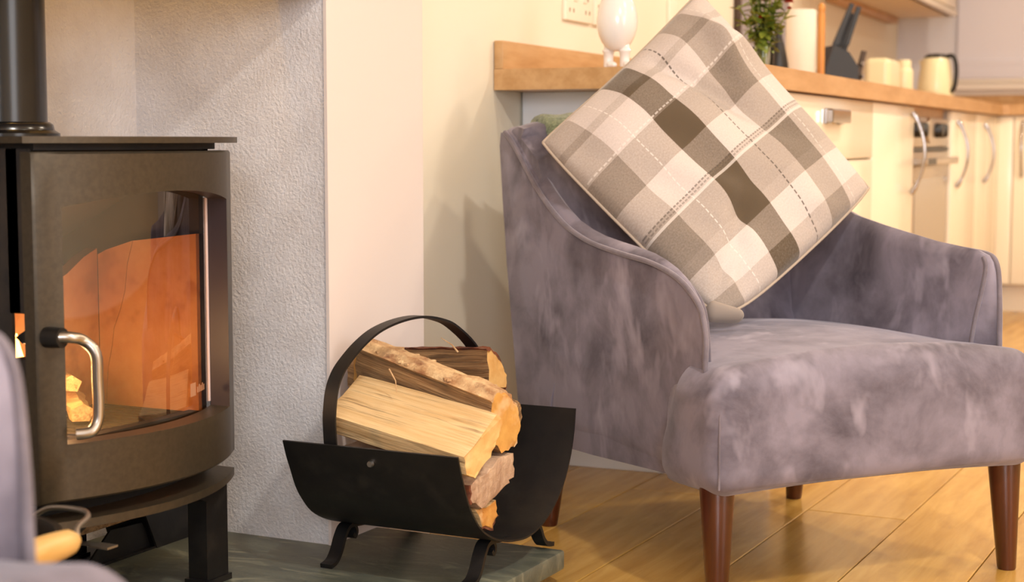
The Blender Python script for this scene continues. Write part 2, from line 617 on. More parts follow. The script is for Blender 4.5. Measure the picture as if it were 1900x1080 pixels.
# walls: chimney breast with its recess, alcove and kitchen wall behind, far kitchen wall, rest of the room
structure('wall_recess_back', box(-2.02, -1.908, 0.85, 2.636, 0, 2.4), M['stucco'])
structure('wall_recess_right', box(-1.908, -1.506, 2.314, 2.634, 0, 2.4), M['stucco'])
structure('wall_recess_left', box(-1.908, -1.506, 0.95, 1.2, 0, 2.4), M['stucco'])
structure('wall_chimney_right', box(-1.506, -1.5, 2.311, 2.636, 0, 2.4), M['pier'])
structure('wall_chimney_left', box(-1.506, -1.5, 0.95, 1.203, 0, 2.4), M['pier'])
structure('wall_chimney_top', box(-1.60, -1.5, 1.2, 2.314, 1.0, 2.4), M['pier'])
wp = [K(-0.617, -0.72), K(-0.617, 5.1), K(-0.80, 5.1), K(-0.80, -0.72)]
structure('wall_left', prism([p[:2] for p in wp], 'z', 0, 2.4), M['paint'])
structure('wall_left_alcove', box(-2.1, -2.0, -2.7, 0.95, 0, 2.4), M['paint'])
# far wall with a window opening
FY = 4.93


def kbox(x0, x1, y0, y1, z0, z1):
    v, f = box(x0, x1, y0, y1, z0, z1)
    return [K(*p) for p in v], f


WX0, WX1, WZ0, WZ1 = -0.30, 1.15, 1.035, 2.05
structure('wall_far', join(kbox(-0.70, WX0, FY, FY + 0.15, 0, 2.4), kbox(WX1, 4.6, FY, FY + 0.15, 0, 2.4),
                           kbox(WX0, WX1, FY, FY + 0.15, 0, WZ0), kbox(WX0, WX1, FY, FY + 0.15, WZ1, 2.4)), M['paint_far'])
structure('wall_right', box(3.3, 3.42, -2.7, 9.0, 0, 2.4), M['paint'])
structure('wall_rear', box(-2.1, 3.4, -2.72, -2.6, 0, 2.4), M['paint'])
win = structure('window_1', join(kbox(WX0, WX0 + 0.05, FY + 0.07, FY + 0.13, WZ0, WZ1), kbox(WX1 - 0.05, WX1, FY + 0.07, FY + 0.13, WZ0, WZ1),
                                 kbox(WX0, WX1, FY + 0.07, FY + 0.13, WZ0, WZ0 + 0.05), kbox(WX0, WX1, FY + 0.07, FY + 0.13, WZ1 - 0.05, WZ1)), M['white_gloss'])
mesh_obj('pane', kbox(WX0 + 0.05, WX1 - 0.05, FY + 0.095, FY + 0.101, WZ0 + 0.05, WZ1 - 0.05), M['vase_glass'], win)
mesh_obj('window_sill', join(kbox(WX0 - 0.06, WX1 + 0.06, FY - 0.05, FY + 0.07, 1.005, 1.035), kbox(WX0 - 0.04, WX1 + 0.04, FY - 0.02, FY, 0.98, 1.005)), M['white_gloss'], win)
bl = thing('window_blind', 'pale lilac fabric blind drawn down over the kitchen window', 'blind', K(0.42, FY - 0.02, 1.037), KR)
mesh_obj('fabric', box(-0.74, 0.74, 0.0, 0.006, 0.10, 1.03), M['blind'], bl)
mesh_obj('fabric_fold', rbox(-0.74, 0.74, -0.012, 0.012, 0.07, 0.115, 0.008, 2), M['blind'], bl)
mesh_obj('fabric_fold', rbox(-0.74, 0.74, -0.016, 0.014, 0.02, 0.075, 0.008, 2), M['blind'], bl)
mesh_obj('hem_bar', rbox(-0.74, 0.74, -0.012, 0.012, 0.0, 0.022, 0.006, 2), M['white_gloss'], bl)

# hearth of slate on a plinth
hearth = thing('slate_hearth', 'green grey slate hearth slab under stove and log basket', 'hearth', (-1.5, 1.85, 0))
# local frame: world minus (-1.5, 1.85)


def hl(g):
    return move(g, (1.5, -1.85, 0))


def slab(y0, y1):
    v, f = rbox(-1.905, -1.128, y0, y1, 0.026, 0.06, 0.005, 1, 1)
    return v, f


mesh_obj('slab', hl(slab(1.205, 2.466)), M['slate'], hearth)
mesh_obj('plinth', hl(box(-1.905, -1.165, 1.21, 2.44, 0.0, 0.026)), M['slate'], hearth)
structure('baseboard_chimney', rbox(-1.5, -1.488, 2.47, 2.636, 0, 0.05, 0.003), M['white_gloss'])

# ================================================================== STOVE
SY, SH = 1.848, 0.217


def bow(y, x0=-1.52, b_=0.065):
    t = (y - SY) / SH
    return x0 + b_ * (1 - t * t)


st = thing('wood_stove', 'dark metal wood burning stove with glass door and lit firebrick inside', 'stove', (-1.69, SY, 0.06))


def sl(g):
    return move(g, (1.69, -SY, -0.06))


ys = [1.631 + (2.065 - 1.631) * k / 24 for k in range(25)]
# door: bowed frame with an arched opening, built as a strip grid
oy0, oy1, oz0 = 1.664, 2.022, 0.346


def arch(y):
    t = (y - (oy0 + oy1) / 2) / ((oy1 - oy0) / 2)
    return 0.667 + 0.018 * (1 - t * t)


def door_geo():
    v, f = [], []
    N_ = 24
    oy = [oy0 + (oy1 - oy0) * k / N_ for k in range(N_ + 1)]
    allys = [1.631, 1.634] + oy + [2.062, 2.065]
    z0, z1 = 0.267, 0.741

    def xo(y):
        e = min(y - 1.631, 2.065 - y)
        return bow(y) - (0.003 if e < 0.001 else 0)
    TH_ = 0.036

    def grid(y, zs, inner):
        return [(xo(y) - (TH_ if inner else 0), y, z) for z in zs]
    cols = []
    for y in allys:
        op = oy0 - 1e-6 <= y <= oy1 + 1e-6
        za = arch(min(max(y, oy0), oy1))
        zs = [z0, z0 + 0.003, oz0, za, z1 - 0.003, z1]
        cols.append((y, zs, op))
    idx = {}

    def vid(i, k, inner):
        key = (i, k, inner)
        if key not in idx:
            y, zs, op = cols[i]
            x_ = xo(y) - ((TH_ if 1 < i < len(cols) - 2 else 0.018) if inner else (0.003 if k in (0, 5) else 0))
            idx[key] = len(v)
            v.append((x_, y, zs[k]))
        return idx[key]
    for i in range(len(cols) - 1):
        for k in range(5):
            if k == 2 and cols[i][2] and cols[i + 1][2]:
                continue
            f.append((vid(i, k, 0), vid(i + 1, k, 0), vid(i + 1, k + 1, 0), vid(i, k + 1, 0)))
            f.append((vid(i, k, 1), vid(i, k + 1, 1), vid(i + 1, k + 1, 1), vid(i + 1, k, 1)))
    L_ = len(cols) - 1
    for i in range(L_):
        f.append((vid(i, 0, 1), vid(i + 1, 0, 1), vid(i + 1, 0, 0), vid(i, 0, 0)))
        f.append((vid(i, 5, 0), vid(i + 1, 5, 0), vid(i + 1, 5, 1), vid(i, 5, 1)))
        if cols[i][2] and cols[i + 1][2]:
            f.append((vid(i, 2, 0), vid(i + 1, 2, 0), vid(i + 1, 2, 1), vid(i, 2, 1)))
            f.append((vid(i, 3, 1), vid(i + 1, 3, 1), vid(i + 1, 3, 0), vid(i, 3, 0)))
    for k in range(5):
        f.append((vid(0, k, 1), vid(0, k, 0), vid(0, k + 1, 0), vid(0, k + 1, 1)))
        f.append((vid(L_, k, 0), vid(L_, k, 1), vid(L_, k + 1, 1), vid(L_, k + 1, 0)))
    a, b_ = 2, 2 + N_
    f.append((vid(a, 2, 0), vid(a, 2, 1), vid(a, 3, 1), vid(a, 3, 0)))
    f.append((vid(b_, 2, 1), vid(b_, 2, 0), vid(b_, 3, 0), vid(b_, 3, 1)))
    return v, f


door = mesh_obj('door', sl(door_geo()), [M['stove'], M['reveal']], st, angle=30)
for p_ in door.data.polygons:
    c_ = p_.center
    yw, zw = c_.y + SY, c_.z + 0.06
    if oy0 - 0.001 < yw < oy1 + 0.001 and oz0 + 0.001 < zw < 0.69 and (abs(p_.normal.y) > 0.9 or p_.normal.z < -0.9):
        p_.material_index = 1
# glass pane and its rope seal behind the opening
gy = [1.652 + (2.034 - 1.652) * k / 16 for k in range(17)]
gv = [(bow(y) - 0.040, y, z) for y in gy for z in (0.330, 0.700)]
gf = [(2 * k, 2 * k + 2, 2 * k + 3, 2 * k + 1) for k in range(16)]
gl = mesh_obj('glass_pane', sl((gv, gf)), M['glass'], door, angle=180)
gl.location = (0, 0, 0)
mesh_obj('rope_seal', sl(tube([(bow(2.0245) - 0.037, 2.0215, z) for z in (0.352, 0.45, 0.55, 0.668)], 0.0022, 6)), M['rope'], door)
# etched maker's mark low on the glass, too faint to read


def ongl(y0, y1, z0, z1):
    return [(bow(y0) - 0.0385, y0, z0), (bow(y1) - 0.0385, y1, z0), (bow(y1) - 0.0385, y1, z1), (bow(y0) - 0.0385, y0, z1)], [(0, 1, 2, 3)]


mk = [ongl(1.935, 1.955, 0.372, 0.392)] + [ongl(1.960 + 0.007 * k, 1.965 + 0.007 * k, 0.375, 0.375 + (0.012 if k % 2 else 0.009)) for k in range(5)]
tag(mesh_obj('etched_mark', sl(join(*mk)), M['etch'], door, smooth=False), 'faint pale maker mark etched low on the glass')
# handle: hub and bent bar
hub_c = (bow(1.647) + 0.004, 1.647)
hg = []
mesh_obj('handle_hub', sl(tube([(bow(1.645) - 0.004, 1.645, 0.494), (bow(1.645) + 0.022, 1.647, 0.494)], [0.0145, 0.0135], 20, up=(0, 0, 1))), M['black_iron'], door)
hp = spline([(bow(1.645) + 0.016, 1.642, 0.495), (bow(1.66) + 0.022, 1.655, 0.494), (bow(1.66) + 0.028, 1.672, 0.488), (bow(1.69) + 0.026, 1.681, 0.470),
             (bow(1.69) + 0.026, 1.683, 0.435), (bow(1.69) + 0.026, 1.684, 0.400), (bow(1.69) + 0.025, 1.682, 0.378), (bow(1.69) + 0.022, 1.672, 0.365), (bow(1.67) + 0.018, 1.658, 0.363)], 5)
mesh_obj('handle', sl(tube(hp, 0.0078, 14)), M['handle_steel'], door, angle=60)

# body behind the door: side panels (the left one with a latch slot), back, top plate, floor
YL, YR = 1.64, 2.056
sx0, sx1, sz0, sz1 = -1.572, -1.549, 0.462, 0.524
body = join(box(-1.86, sx0, YL, YL + 0.006, 0.262, 0.745), box(sx1, -1.536, YL, YL + 0.006, 0.262, 0.745),
            box(sx0, sx1, YL, YL + 0.006, 0.262, sz0), box(sx0, sx1, YL, YL + 0.006, sz1, 0.745),
            box(-1.86, -1.556, YR - 0.012, YR, 0.262, 0.745), box(-1.87, -1.86, YL, YR, 0.262, 0.745), box(-1.86, -1.556, YL, YR, 0.262, 0.275),
            box(-1.575, -1.556, YL, 1.662, 0.275, 0.462), box(-1.575, -1.556, YL, 1.662, 0.524, 0.745), box(-1.575, -1.556, 2.03, YR, 0.275, 0.745),
            box(-1.575, -1.556, 1.66, 2.03, 0.275, 0.335), box(-1.575, -1.556, 1.66, 2.03, 0.69, 0.745))
mesh_obj('body', sl(body), M['stove_in'], st, smooth=False)
mesh_obj('latch', sl(prism([(-1.574, 0.490), (-1.549, 0.505), (-1.549, 0.485), (-1.562, 0.482)], 'y', 1.648, 1.656)), M['black_iron'], st, smooth=False)
tp = [(bow(y, -1.507, 0.062), y) for y in [1.612 + (2.07 - 1.612) * k / 24 for k in range(25)]] + [(-1.885, 2.07), (-1.885, 1.612)]
mesh_obj('top_plate', sl(prism(tp, 'z', 0.7525, 0.7615)), M['stove'], st, angle=30)
tn = [(bow(y, -1.545, 0.06), y) for y in [1.65 + (2.046 - 1.65) * k / 20 for k in range(21)]] + [(-1.86, 2.046), (-1.86, 1.65)]
mesh_obj('top_neck', sl(prism(tn, 'z', 0.743, 0.7525)), M['stove_in'], st, angle=30)
nk = [(bow(y, -1.575, 0.05), y) for y in [1.642 + (2.054 - 1.642) * k / 20 for k in range(21)]] + [(-1.86, 2.054), (-1.86, 1.642)]
mesh_obj('ash_lip_riser', sl(prism(nk, 'z', 0.240, 0.263)), M['void'], st, angle=30)
lp = [(bow(y, -1.522, 0.064), y) for y in [1.631 + (2.066 - 1.631) * k / 24 for k in range(25)]] + [(-1.86, 2.066), (-1.86, 1.631)]
mesh_obj('ash_lip', sl(prism(lp, 'z', 0.228, 0.240)), M['stove'], st, angle=30)
for (lx_, ly_) in ((-1.55, 2.032), (-1.55, 1.664), (-1.84, 2.032), (-1.84, 1.664)):
    sg = 1 if ly_ > SY else -1
    lg = join(box(lx_ - 0.018, lx_ + 0.018, ly_ - 0.027, ly_ + 0.027, 0.07, 0.228),
              prism([(ly_ - sg * 0.10, 0.228), (ly_ - sg * 0.027, 0.228), (ly_ - sg * 0.027, 0.196)], 'x', lx_ - 0.018, lx_ + 0.018),
              box(lx_ - 0.022, lx_ + 0.022, ly_ - 0.033, ly_ + 0.031, 0.0602, 0.07))
    mesh_obj('leg', sl(lg), M['black_iron'], st, smooth=False)
mesh_obj('riddling_lever', sl(join(box(-1.50, -1.468, 1.70, 1.722, 0.196, 0.199), box(-1.60, -1.50, 1.705, 1.717, 0.196, 0.199))), M['wire'], st, smooth=False)
# flue pipe
mesh_obj('flue_collar', sl(lathe([(0.088, 0), (0.088, 0.005), (0.080, 0.010), (0.078, 0.018), (0.073, 0.022)], 40, (-1.775, 1.838, 0.7615))), M['flue'], st, angle=40)
mesh_obj('flue_pipe', sl(lathe([(0.070, -0.006), (0.070, 1.6)], 48, (-1.775, 1.838, 0.7875))), M['flue'], st, angle=40)
# fire bricks: right-hand side brick broken in two along a crack, sloping back brick, left brick, grate, baffle
crack = [(-1.680, 0.598), (-1.692, 0.56), (-1.698, 0.517), (-1.708, 0.487), (-1.722, 0.456), (-1.726, 0.429), (-1.735, 0.394), (-1.739, 0.358), (-1.742, 0.30)]
pa = [(-1.556, 0.300), (-1.556, 0.612)] + [(p[0] + 0.0008, p[1]) for p in crack]
pb = [(p[0] - 0.0008, p[1]) for p in reversed(crack)] + [(-1.735, 0.582), (-1.752, 0.574), (-1.752, 0.30)]
mesh_obj('fire_brick', sl(prism(pa, 'y', 2.022, 2.044)), M['brick'], st, smooth=False)
mesh_obj('fire_brick', sl(prism(pb, 'y', 2.0225, 2.044)), M['brick'], st, smooth=False)
pc = [(1.662, 0.30), (2.021, 0.30), (2.021, 0.584), (1.99, 0.572), (1.95, 0.548), (1.88, 0.52), (1.662, 0.52)]
mesh_obj('fire_brick', sl(prism(pc, 'x', -1.775, -1.752)), M['brick'], st, smooth=False)
mesh_obj('fire_brick', sl(prism([(-1.605, 0.30), (-1.605, 0.44), (-1.62, 0.60), (-1.75, 0.55), (-1.75, 0.30)], 'y', 1.648, 1.664)), M['brick'], st, smooth=False)
mesh_obj('baffle_plate', sl(prism([(-1.85, 0.585), (-1.85, 0.597), (-1.66, 0.695), (-1.66, 0.683)], 'y', 1.66, 2.02)), M['stove_in'], st, smooth=False)
mesh_obj('grate', sl(join(*[box(-1.752, -1.58, 1.668 + 0.022 * k, 1.683 + 0.022 * k, 0.322, 0.334) for k in range(16)])), M['stove_in'], st, smooth=False)


# firewood alight in the stove
def chunk(name, label, a, b_, r, m, group=None):
    A, B = Vector(a), Vector(b_)
    c = (A + B) / 2
    t = (B - A).normalized()
    up = Vector((0, 0, 1))
    n = (up - t * up.dot(t)).normalized()
    w = t.cross(n)
    rr = random.Random(hash(a) % 1000)
    rings = []
    for k in range(7):
        p = A.lerp(B, k / 6) - c
        rings.append([tuple(p + (n * math.sin(q) * 0.8 + w * math.cos(q)) * r * rr.uniform(0.8, 1.15)) for q in (0.3, 1.5, 2.7, 3.9, 5.3)])
    o = mesh_obj(name, loft(rings), m, smooth=False, loc=tuple(c))
    return tag(o, label, 'firewood', group)


chunk('burning_log', 'pale split stick at the front of the fire inside the stove', (-1.63, 1.84, 0.352), (-1.72, 1.915, 0.360), 0.019, M['split'])
chunk('burning_log', 'short upper stick lying across the other wood in the stove', (-1.66, 1.85, 0.392), (-1.72, 1.90, 0.390), 0.016, M['split'])
chunk('burning_log', 'charred log in the stove behind the handle side of the door', (-1.62, 1.70, 0.355), (-1.73, 1.80, 0.357), 0.022, M['char'])
fv = []
for (fx, fy, h, w_) in ((-1.655, 1.735, 0.11, 0.02), (-1.68, 1.765, 0.08, 0.018), (-1.64, 1.705, 0.07, 0.016)):
    fv.append(lathe([(0.001, 0), (w_, 0.012), (w_ * 1.1, 0.03), (w_ * 0.7, h * 0.55), (w_ * 0.3, h * 0.8), (0.001, h)], 10, (fx, fy, 0.372)))
fo = mesh_obj('flame', join(*fv), M['flame'])
tag(fo, 'orange flames on the wood inside the stove', 'flame', kind='stuff')

# black metal tray with kindling behind the stove legs
tr = thing('kindling_tray', 'folded black metal tray on the slate under the stove', 'tray', (-1.76, 2.18, 0.06))
mesh_obj('end_plate', move(loft([[(-1.762, 2.162, 0.0605), (-1.762, 2.296, 0.0605), (-1.766, 2.253, 0.135), (-1.766, 2.13, 0.14)],
                                 [(-1.758, 2.163, 0.0605), (-1.758, 2.297, 0.0605), (-1.762, 2.254, 0.135), (-1.762, 2.131, 0.14)]]), (1.76, -2.18, -0.06)), M['black_iron'], tr, smooth=False)
mesh_obj('tray_base', move(join(box(-1.86, -1.76, 2.0, 2.165, 0.0605, 0.064),
                                loft([[(-1.86, 2.165, 0.0605), (-1.76, 2.165, 0.0605), (-1.764, 2.135, 0.14), (-1.86, 2.135, 0.14)],
                                      [(-1.86, 2.161, 0.0605), (-1.76, 2.161, 0.0605), (-1.764, 2.131, 0.14), (-1.86, 2.131, 0.14)]]),
                                prism([(2.0, 0.064), (2.165, 0.064), (2.14, 0.108), (2.06, 0.112)], 'x', -1.775, -1.771)), (1.76, -2.18, -0.06)), M['black_iron'], tr, smooth=False)
kd = mesh_obj('kindling', move(rbox(-0.07, 0.07, -0.028, 0.028, -0.022, 0.022, 0.004), (0, 0, 0), rad(70)), M['split_dark'], loc=(-1.80, 2.05, 0.140))
kd.rotation_euler = (rad(8), 0, 0)
tag(kd, 'brown split kindling block lying in the black tray under the stove', 'firewood')

# coal pail with bail handle
PX, PY = -1.415, 1.355
pl = thing('coal_pail', 'dark metal pail with a wire bail and turned wooden grip by the stove', 'pail', (PX, PY, 0.06))
mesh_obj('pail_body', lathe([(0.09, 0.0), (0.095, 0.0), (0.128, 0.225), (0.134, 0.231), (0.134, 0.237), (0.126, 0.237), (0.122, 0.225), (0.09, 0.006), (0.0, 0.006)], 48), M['pail'], pl, angle=40)
for sgn in (-1, 1):
    mesh_obj('ear', rbox(-0.012, 0.012, sgn * 0.134 - 0.003, sgn * 0.134 + 0.003, 0.20, 0.24, 0.003), M['pail'], pl)
wire = spline([(0, 0.138, 0.225), (0.03, 0.142, 0.245), (0.09, 0.13, 0.252), (0.135, 0.095, 0.256), (0.163, 0.045, 0.256), (0.175, 0.03, 0.248), (0.185, 0.0, 0.248), (0.195, -0.06, 0.25),
               (0.198, -0.12, 0.25), (0.17, -0.15, 0.25), (0.10, -0.16, 0.25), (0.03, -0.15, 0.24), (0, -0.138, 0.225)], 6)
bail = mesh_obj('bail', tube(wire, 0.0032, 8), M['wire'], pl, angle=80)
gp = [Vector((0.180, 0.022, 0.249)), Vector((0.201, -0.135, 0.252))]
gpts, grs = [], []
for k in range(13):
    t = k / 12
    gpts.append(tuple(gp[0].lerp(gp[1], t)))
    grs.append(0.0115 + 0.006 * math.sin(math.pi * min(1, max(0, t))) ** 0.5 - (0.0035 if k in (0, 12) else 0))
tag(mesh_obj('grip', tube(gpts, grs, 16), M['grip'], pl, angle=60), 'pale turned wooden grip')

# ================================================================== LOG BASKET
bk = thing('log_basket', 'black iron log basket of bent sheet with scroll feet and hoop', 'log basket', (-1.285, 2.3, 0.06))


def bl_(g):
    return move(g, (1.285, -2.3, -0.06))


up_pts = [(2.088, 0.287), (2.097, 0.262), (2.108, 0.238), (2.122, 0.208), (2.140, 0.184), (2.165, 0.160), (2.20, 0.141), (2.24, 0.127), (2.28, 0.119), (2.32, 0.115), (2.36, 0.119), (2.40, 0.132), (2.44, 0.155),
          (2.47, 0.185), (2.492, 0.222), (2.505, 0.260), (2.511, 0.297)]
up_s = [(p[1], p[2]) for p in spline([(0, a, b_) for a, b_ in up_pts], 3)]
rings_o, rings = [], []
nrm2 = []
for i, p in enumerate(up_s):
    a, b_ = up_s[max(i - 1, 0)], up_s[min(i + 1, len(up_s) - 1)]
    t = Vector((b_[0] - a[0], b_[1] - a[1])).normalized()
    nrm2.append((t.y, -t.x))      # outward (down)
sec = [(p[0], p[1]) for p in up_s] + [(p[0] + n[0] * 0.003, p[1] + n[1] * 0.003) for p, n in zip(reversed(up_s), reversed(nrm2))]
nU = len(up_s)
shv, shf = [], []
for xx in (-1.443, -1.13):
    shv += [(xx, q[0], q[1]) for q in sec]
n2_ = len(sec)
for j in range(n2_):
    a, b_ = j, (j + 1) % n2_
    shf.append((a, b_, b_ + n2_, a + n2_))
for o_ in (0, n2_):
    for j in range(nU - 1):
        shf.append((o_ + j, o_ + j + 1, o_ + n2_ - 2 - j, o_ + n2_ - 1 - j))
mesh_obj('curved_sheet', bl_((shv, shf)), M['black_iron'], bk, angle=40)
hoop = spline([(-1.362, 2.110, 0.248), (-1.362, 2.101, 0.270), (-1.361, 2.095, 0.308), (-1.361, 2.095, 0.335), (-1.360, 2.101, 0.370), (-1.357, 2.114, 0.396), (-1.354, 2.137, 0.416), (-1.349, 2.169, 0.437), (-1.343, 2.209, 0.454),
               (-1.335, 2.264, 0.464), (-1.327, 2.32, 0.465), (-1.319, 2.371, 0.455), (-1.314, 2.408, 0.44), (-1.306, 2.457, 0.405), (-1.300, 2.490, 0.361), (-1.298, 2.500, 0.31), (-1.298, 2.494, 0.255)], 4)
mesh_obj('hoop_handle', bl_(strap(hoop, 0.022, 0.004, (1, 0.06, 0))), M['black_iron'], bk, angle=50)
for xx in (-1.165, -1.425):
    near = spline([(xx, 2.31, 0.1125), (xx, 2.27, 0.117), (xx, 2.238, 0.119), (xx, 2.222, 0.104), (xx, 2.210, 0.083), (xx, 2.196, 0.069), (xx, 2.178, 0.0645)], 4)
    mesh_obj('foot', bl_(strap(near, 0.022, 0.007, (1, 0, 0))), M['black_iron'], bk, angle=50)
    curl = spline([(xx, 2.255, 0.119), (xx, 2.262, 0.106), (xx, 2.256, 0.097), (xx, 2.250, 0.104)], 4)
    mesh_obj('scroll', bl_(strap(curl, 0.018, 0.006, (1, 0, 0))), M['black_iron'], bk, angle=50)
    far = spline([(xx, 2.33, 0.1115), (xx, 2.37, 0.115), (xx, 2.405, 0.118), (xx, 2.425, 0.104), (xx, 2.438, 0.083), (xx, 2.455, 0.069), (xx, 2.478, 0.0645)], 4)
    mesh_obj('foot', bl_(strap(far, 0.022, 0.007, (1, 0, 0))), M['black_iron'], bk, angle=50)
    ob = spline([(xx, 2.40, 0.122), (xx, 2.447, 0.147), (xx, 2.479, 0.178), (xx, 2.502, 0.218), (xx, 2.514, 0.255)], 4)
    mesh_obj('brace', bl_(strap(ob, 0.022, 0.006, (1, 0, 0))), M['black_iron'], bk, angle=50)
for yb, sg in ((2.0935, -1), (2.508, 1)):
    zb = 0.262
    mesh_obj('bolt', bl_(tube([(-1.285, yb + sg * 0.001, zb), (-1.285, yb + sg * 0.006, zb)], [0.0055, 0.0045], 12)), M['bolt'], bk, angle=40)


# ------------------------------------------------------------------ logs
def log(label, R, L, core, endm, bark=(), barkm=None, seed=1, rough=0.003, nl=16, taper=1.0):
    """R, L: polygons (lists of world points) at the two ends. bark: indices of polygon edges that keep their bark."""
    rr = random.Random(seed)
    R = [Vector(p) for p in R]
    L = [Vector(p) for p in L]
    c = sum(R + L, Vector()) / (2 * len(R))
    ax = (sum(R, Vector()) / len(R) - sum(L, Vector()) / len(L)).normalized()
    rotq = ax.to_track_quat('X', 'Z')
    inv = rotq.to_matrix().inverted()
    sub = 4
    n = len(R)

    def dens(P):
        out = []
        for i in range(n):
            for k in range(sub):
                out.append(P[i].lerp(P[(i + 1) % n], k / sub))
        return out
    Rd, Ld = dens(R), dens(L)
    m_ = len(Rd)
    ridge = [rr.uniform(-1, 1) for _ in range(m_)]
    rings = []
    for k in range(nl + 1):
        t = k / nl
        cen = (sum(Ld, Vector()) / m_).lerp(sum(Rd, Vector()) / m_, t)
        ring = []
        for j in range(m_):
            p = Ld[j].lerp(Rd[j], t)
            d = (p - cen).normalized()
            nz = mnoise.noise(Vector((t * 5 + seed * 7.1, j * 0.9, seed)))
            p = p + d * (rough * (0.6 * ridge[j] + 1.1 * nz))
            if k in (0, nl):
                p = p + ax * (rr.uniform(-1, 1) * 0.0015)
                p = p - d * 0.0015
            ring.append(inv @ (p - c))
        rings.append(ring)
    v, f = loft([[tuple(p) for p in r] for r in rings], True, False, False)
    faces = list(f)
    nside = len(faces)
    for e_, base in ((0, 0), (1, nl * m_)):
        src = rings[0 if e_ == 0 else nl]
        cc = sum(src, Vector()) / m_
        prev = [base + j for j in range(m_)]
        for lev, fr in ((1, 0.93), (2, 0.62), (3, 0.30)):
            cur = []
            for j in range(m_):
                q = cc.lerp(src[j], fr)
                q.x = cc.x + (src[j].x - cc.x) * fr * 0.5 + (1 if e_ else -1) * 0.0012 + 0.0022 * mnoise.noise(Vector((q.y * 90, q.z * 90, seed)))
                v.append(tuple(q))
                cur.append(len(v) - 1)
            for j in range(m_):
                faces.append((prev[j], prev[(j + 1) % m_], cur[(j + 1) % m_], cur[j]))
            prev = cur
        v.append((cc.x + (1 if e_ else -1) * 0.0012, cc.y, cc.z))
        for j in range(m_):
            faces.append((prev[j], prev[(j + 1) % m_], len(v) - 1))
    o = mesh_obj('firewood_log', (v, faces), [core, endm], smooth=True, angle=32)
    me = o.data
    for p in me.polygons:
        if p.index >= nside:
            p.material_index = 1
    o.location = c
    o.rotation_mode = 'QUATERNION'
    o.rotation_quaternion = rotq
    tag(o, label, 'firewood', None)
    # bark shells
    runs = []
    for e_ in bark:
        if runs and runs[-1][-1] == e_ - 1:
            runs[-1].append(e_)
        else:
            runs.append([e_])
    for run in runs:
        j0, j1 = run[0] * sub, (run[-1] + 1) * sub
        js = list(range(j0, j1 + 1))
        bv, bf = [], []
        for k in range(nl + 1):
            cen = sum(rings[k], Vector()) / m_
            for j in js:
                p = rings[k][j % m_]
                d = (p - cen)
                d.x = 0
                d.normalize()
                nz = mnoise.noise(Vector((k * 0.8 + seed, j * 1.1, 3.3)))
                bv.append(tuple(p + d * (0.0035 + 0.0035 * nz + rr.uniform(0, 0.002))))
            for j in js:
                p = rings[k][j % m_]
                d = (p - cen)
                d.x = 0
                d.normalize()
                bv.append(tuple(p - d * 0.001))
        w = len(js)
        for k in range(nl):
            for q in range(w - 1):
                a = k * 2 * w + q
                b_ = a + 2 * w
                bf.append((a, a + 1, b_ + 1, b_))
                bf.append((a + w, b_ + w, b_ + w + 1, a + w + 1))
            for q in (0, w - 1):
                a = k * 2 * w + q
                b_ = a + 2 * w
                bf.append((a, b_, b_ + w, a + w))
        for k in (0, nl):
            for q in range(w - 1):
                a = k * 2 * w + q
                bf.append((a, a + 1, a + 1 + w, a + w))
        mesh_obj('bark', (bv, bf), barkm, o, angle=60)
    return o


def ends(xr, yz, shift, sc=1.0):
    R = [(xr, y, z) for y, z in yz]
    cy = sum(p[0] for p in yz) / len(yz)
    cz = sum(p[1] for p in yz) / len(yz)
    L = [(xr + shift[0], cy + (y - cy) * sc + shift[1], cz + (z - cz) * sc + shift[2]) for y, z in yz]
    return R, L


R, L = ends(-1.125, [(2.205, 0.334), (2.095, 0.286), (2.101, 0.257), (2.130, 0.246), (2.178, 0.272), (2.204, 0.305)], (-0.305, 0.090, 0.030))
log('pale split log with a broad clean face, at the front of the basket', R, L, M['split'], M['endgrain'], seed=2, rough=0.0022)
R, L = ends(-1.14, [(2.216, 0.350), (2.234, 0.362), (2.262, 0.360), (2.298, 0.336), (2.314, 0.298), (2.296, 0.266), (2.250, 0.262), (2.216, 0.290)], (-0.31, 0.098, 0.055))
log('dark split log topped with flaky bark, behind the pale front log', R, L, M['split_dark'], M['endgrain_orange'], bark=(0, 1, 2, 3, 4), barkm=M['bark'], seed=5, rough=0.003)
R, L = ends(-1.25, [(2.413, 0.403), (2.432, 0.402), (2.462, 0.378), (2.480, 0.350), (2.480, 0.326), (2.417, 0.334)], (-0.235, 0.075, -0.022))
log('brown weathered log lying topmost at the back of the basket', R, L, M['split_dark'], M['endgrain'], bark=(0, 1, 2, 3), barkm=M['bark_dark'], seed=9, rough=0.003)
R, L = ends(-1.14, [(2.145, 0.232), (2.195, 0.245), (2.240, 0.258), (2.296, 0.257), (2.297, 0.221), (2.268, 0.208), (2.190, 0.186), (2.150, 0.204)], (-0.28, 0.0, 0.0))
log('greyish rough log end low in the basket under the pale front log', R, L, M['split_grey'], M['split_grey'], bark=(7,), barkm=M['bark_dark'], seed=12, rough=0.006)
R, L = ends(-1.15, [(2.178, 0.187), (2.203, 0.184), (2.250, 0.187), (2.254, 0.162), (2.236, 0.144), (2.203, 0.154)], (-0.27, 0.0, 0.0))
log('orange log end lowest of all in the curve of the basket', R, L, M['split'], M['endgrain_orange'], bark=(3, 4), barkm=M['bark_dark'], seed=15, rough=0.002)
R, L = ends(-1.19, [(2.362, 0.322), (2.405, 0.326), (2.430, 0.290), (2.40, 0.262), (2.362, 0.270)], (-0.294, -0.020, 0.060))
log('dark frayed log end poking out by the hoop on the wall side', R, L, M['split_dark'], M['split_dark'], seed=21, rough=0.004)
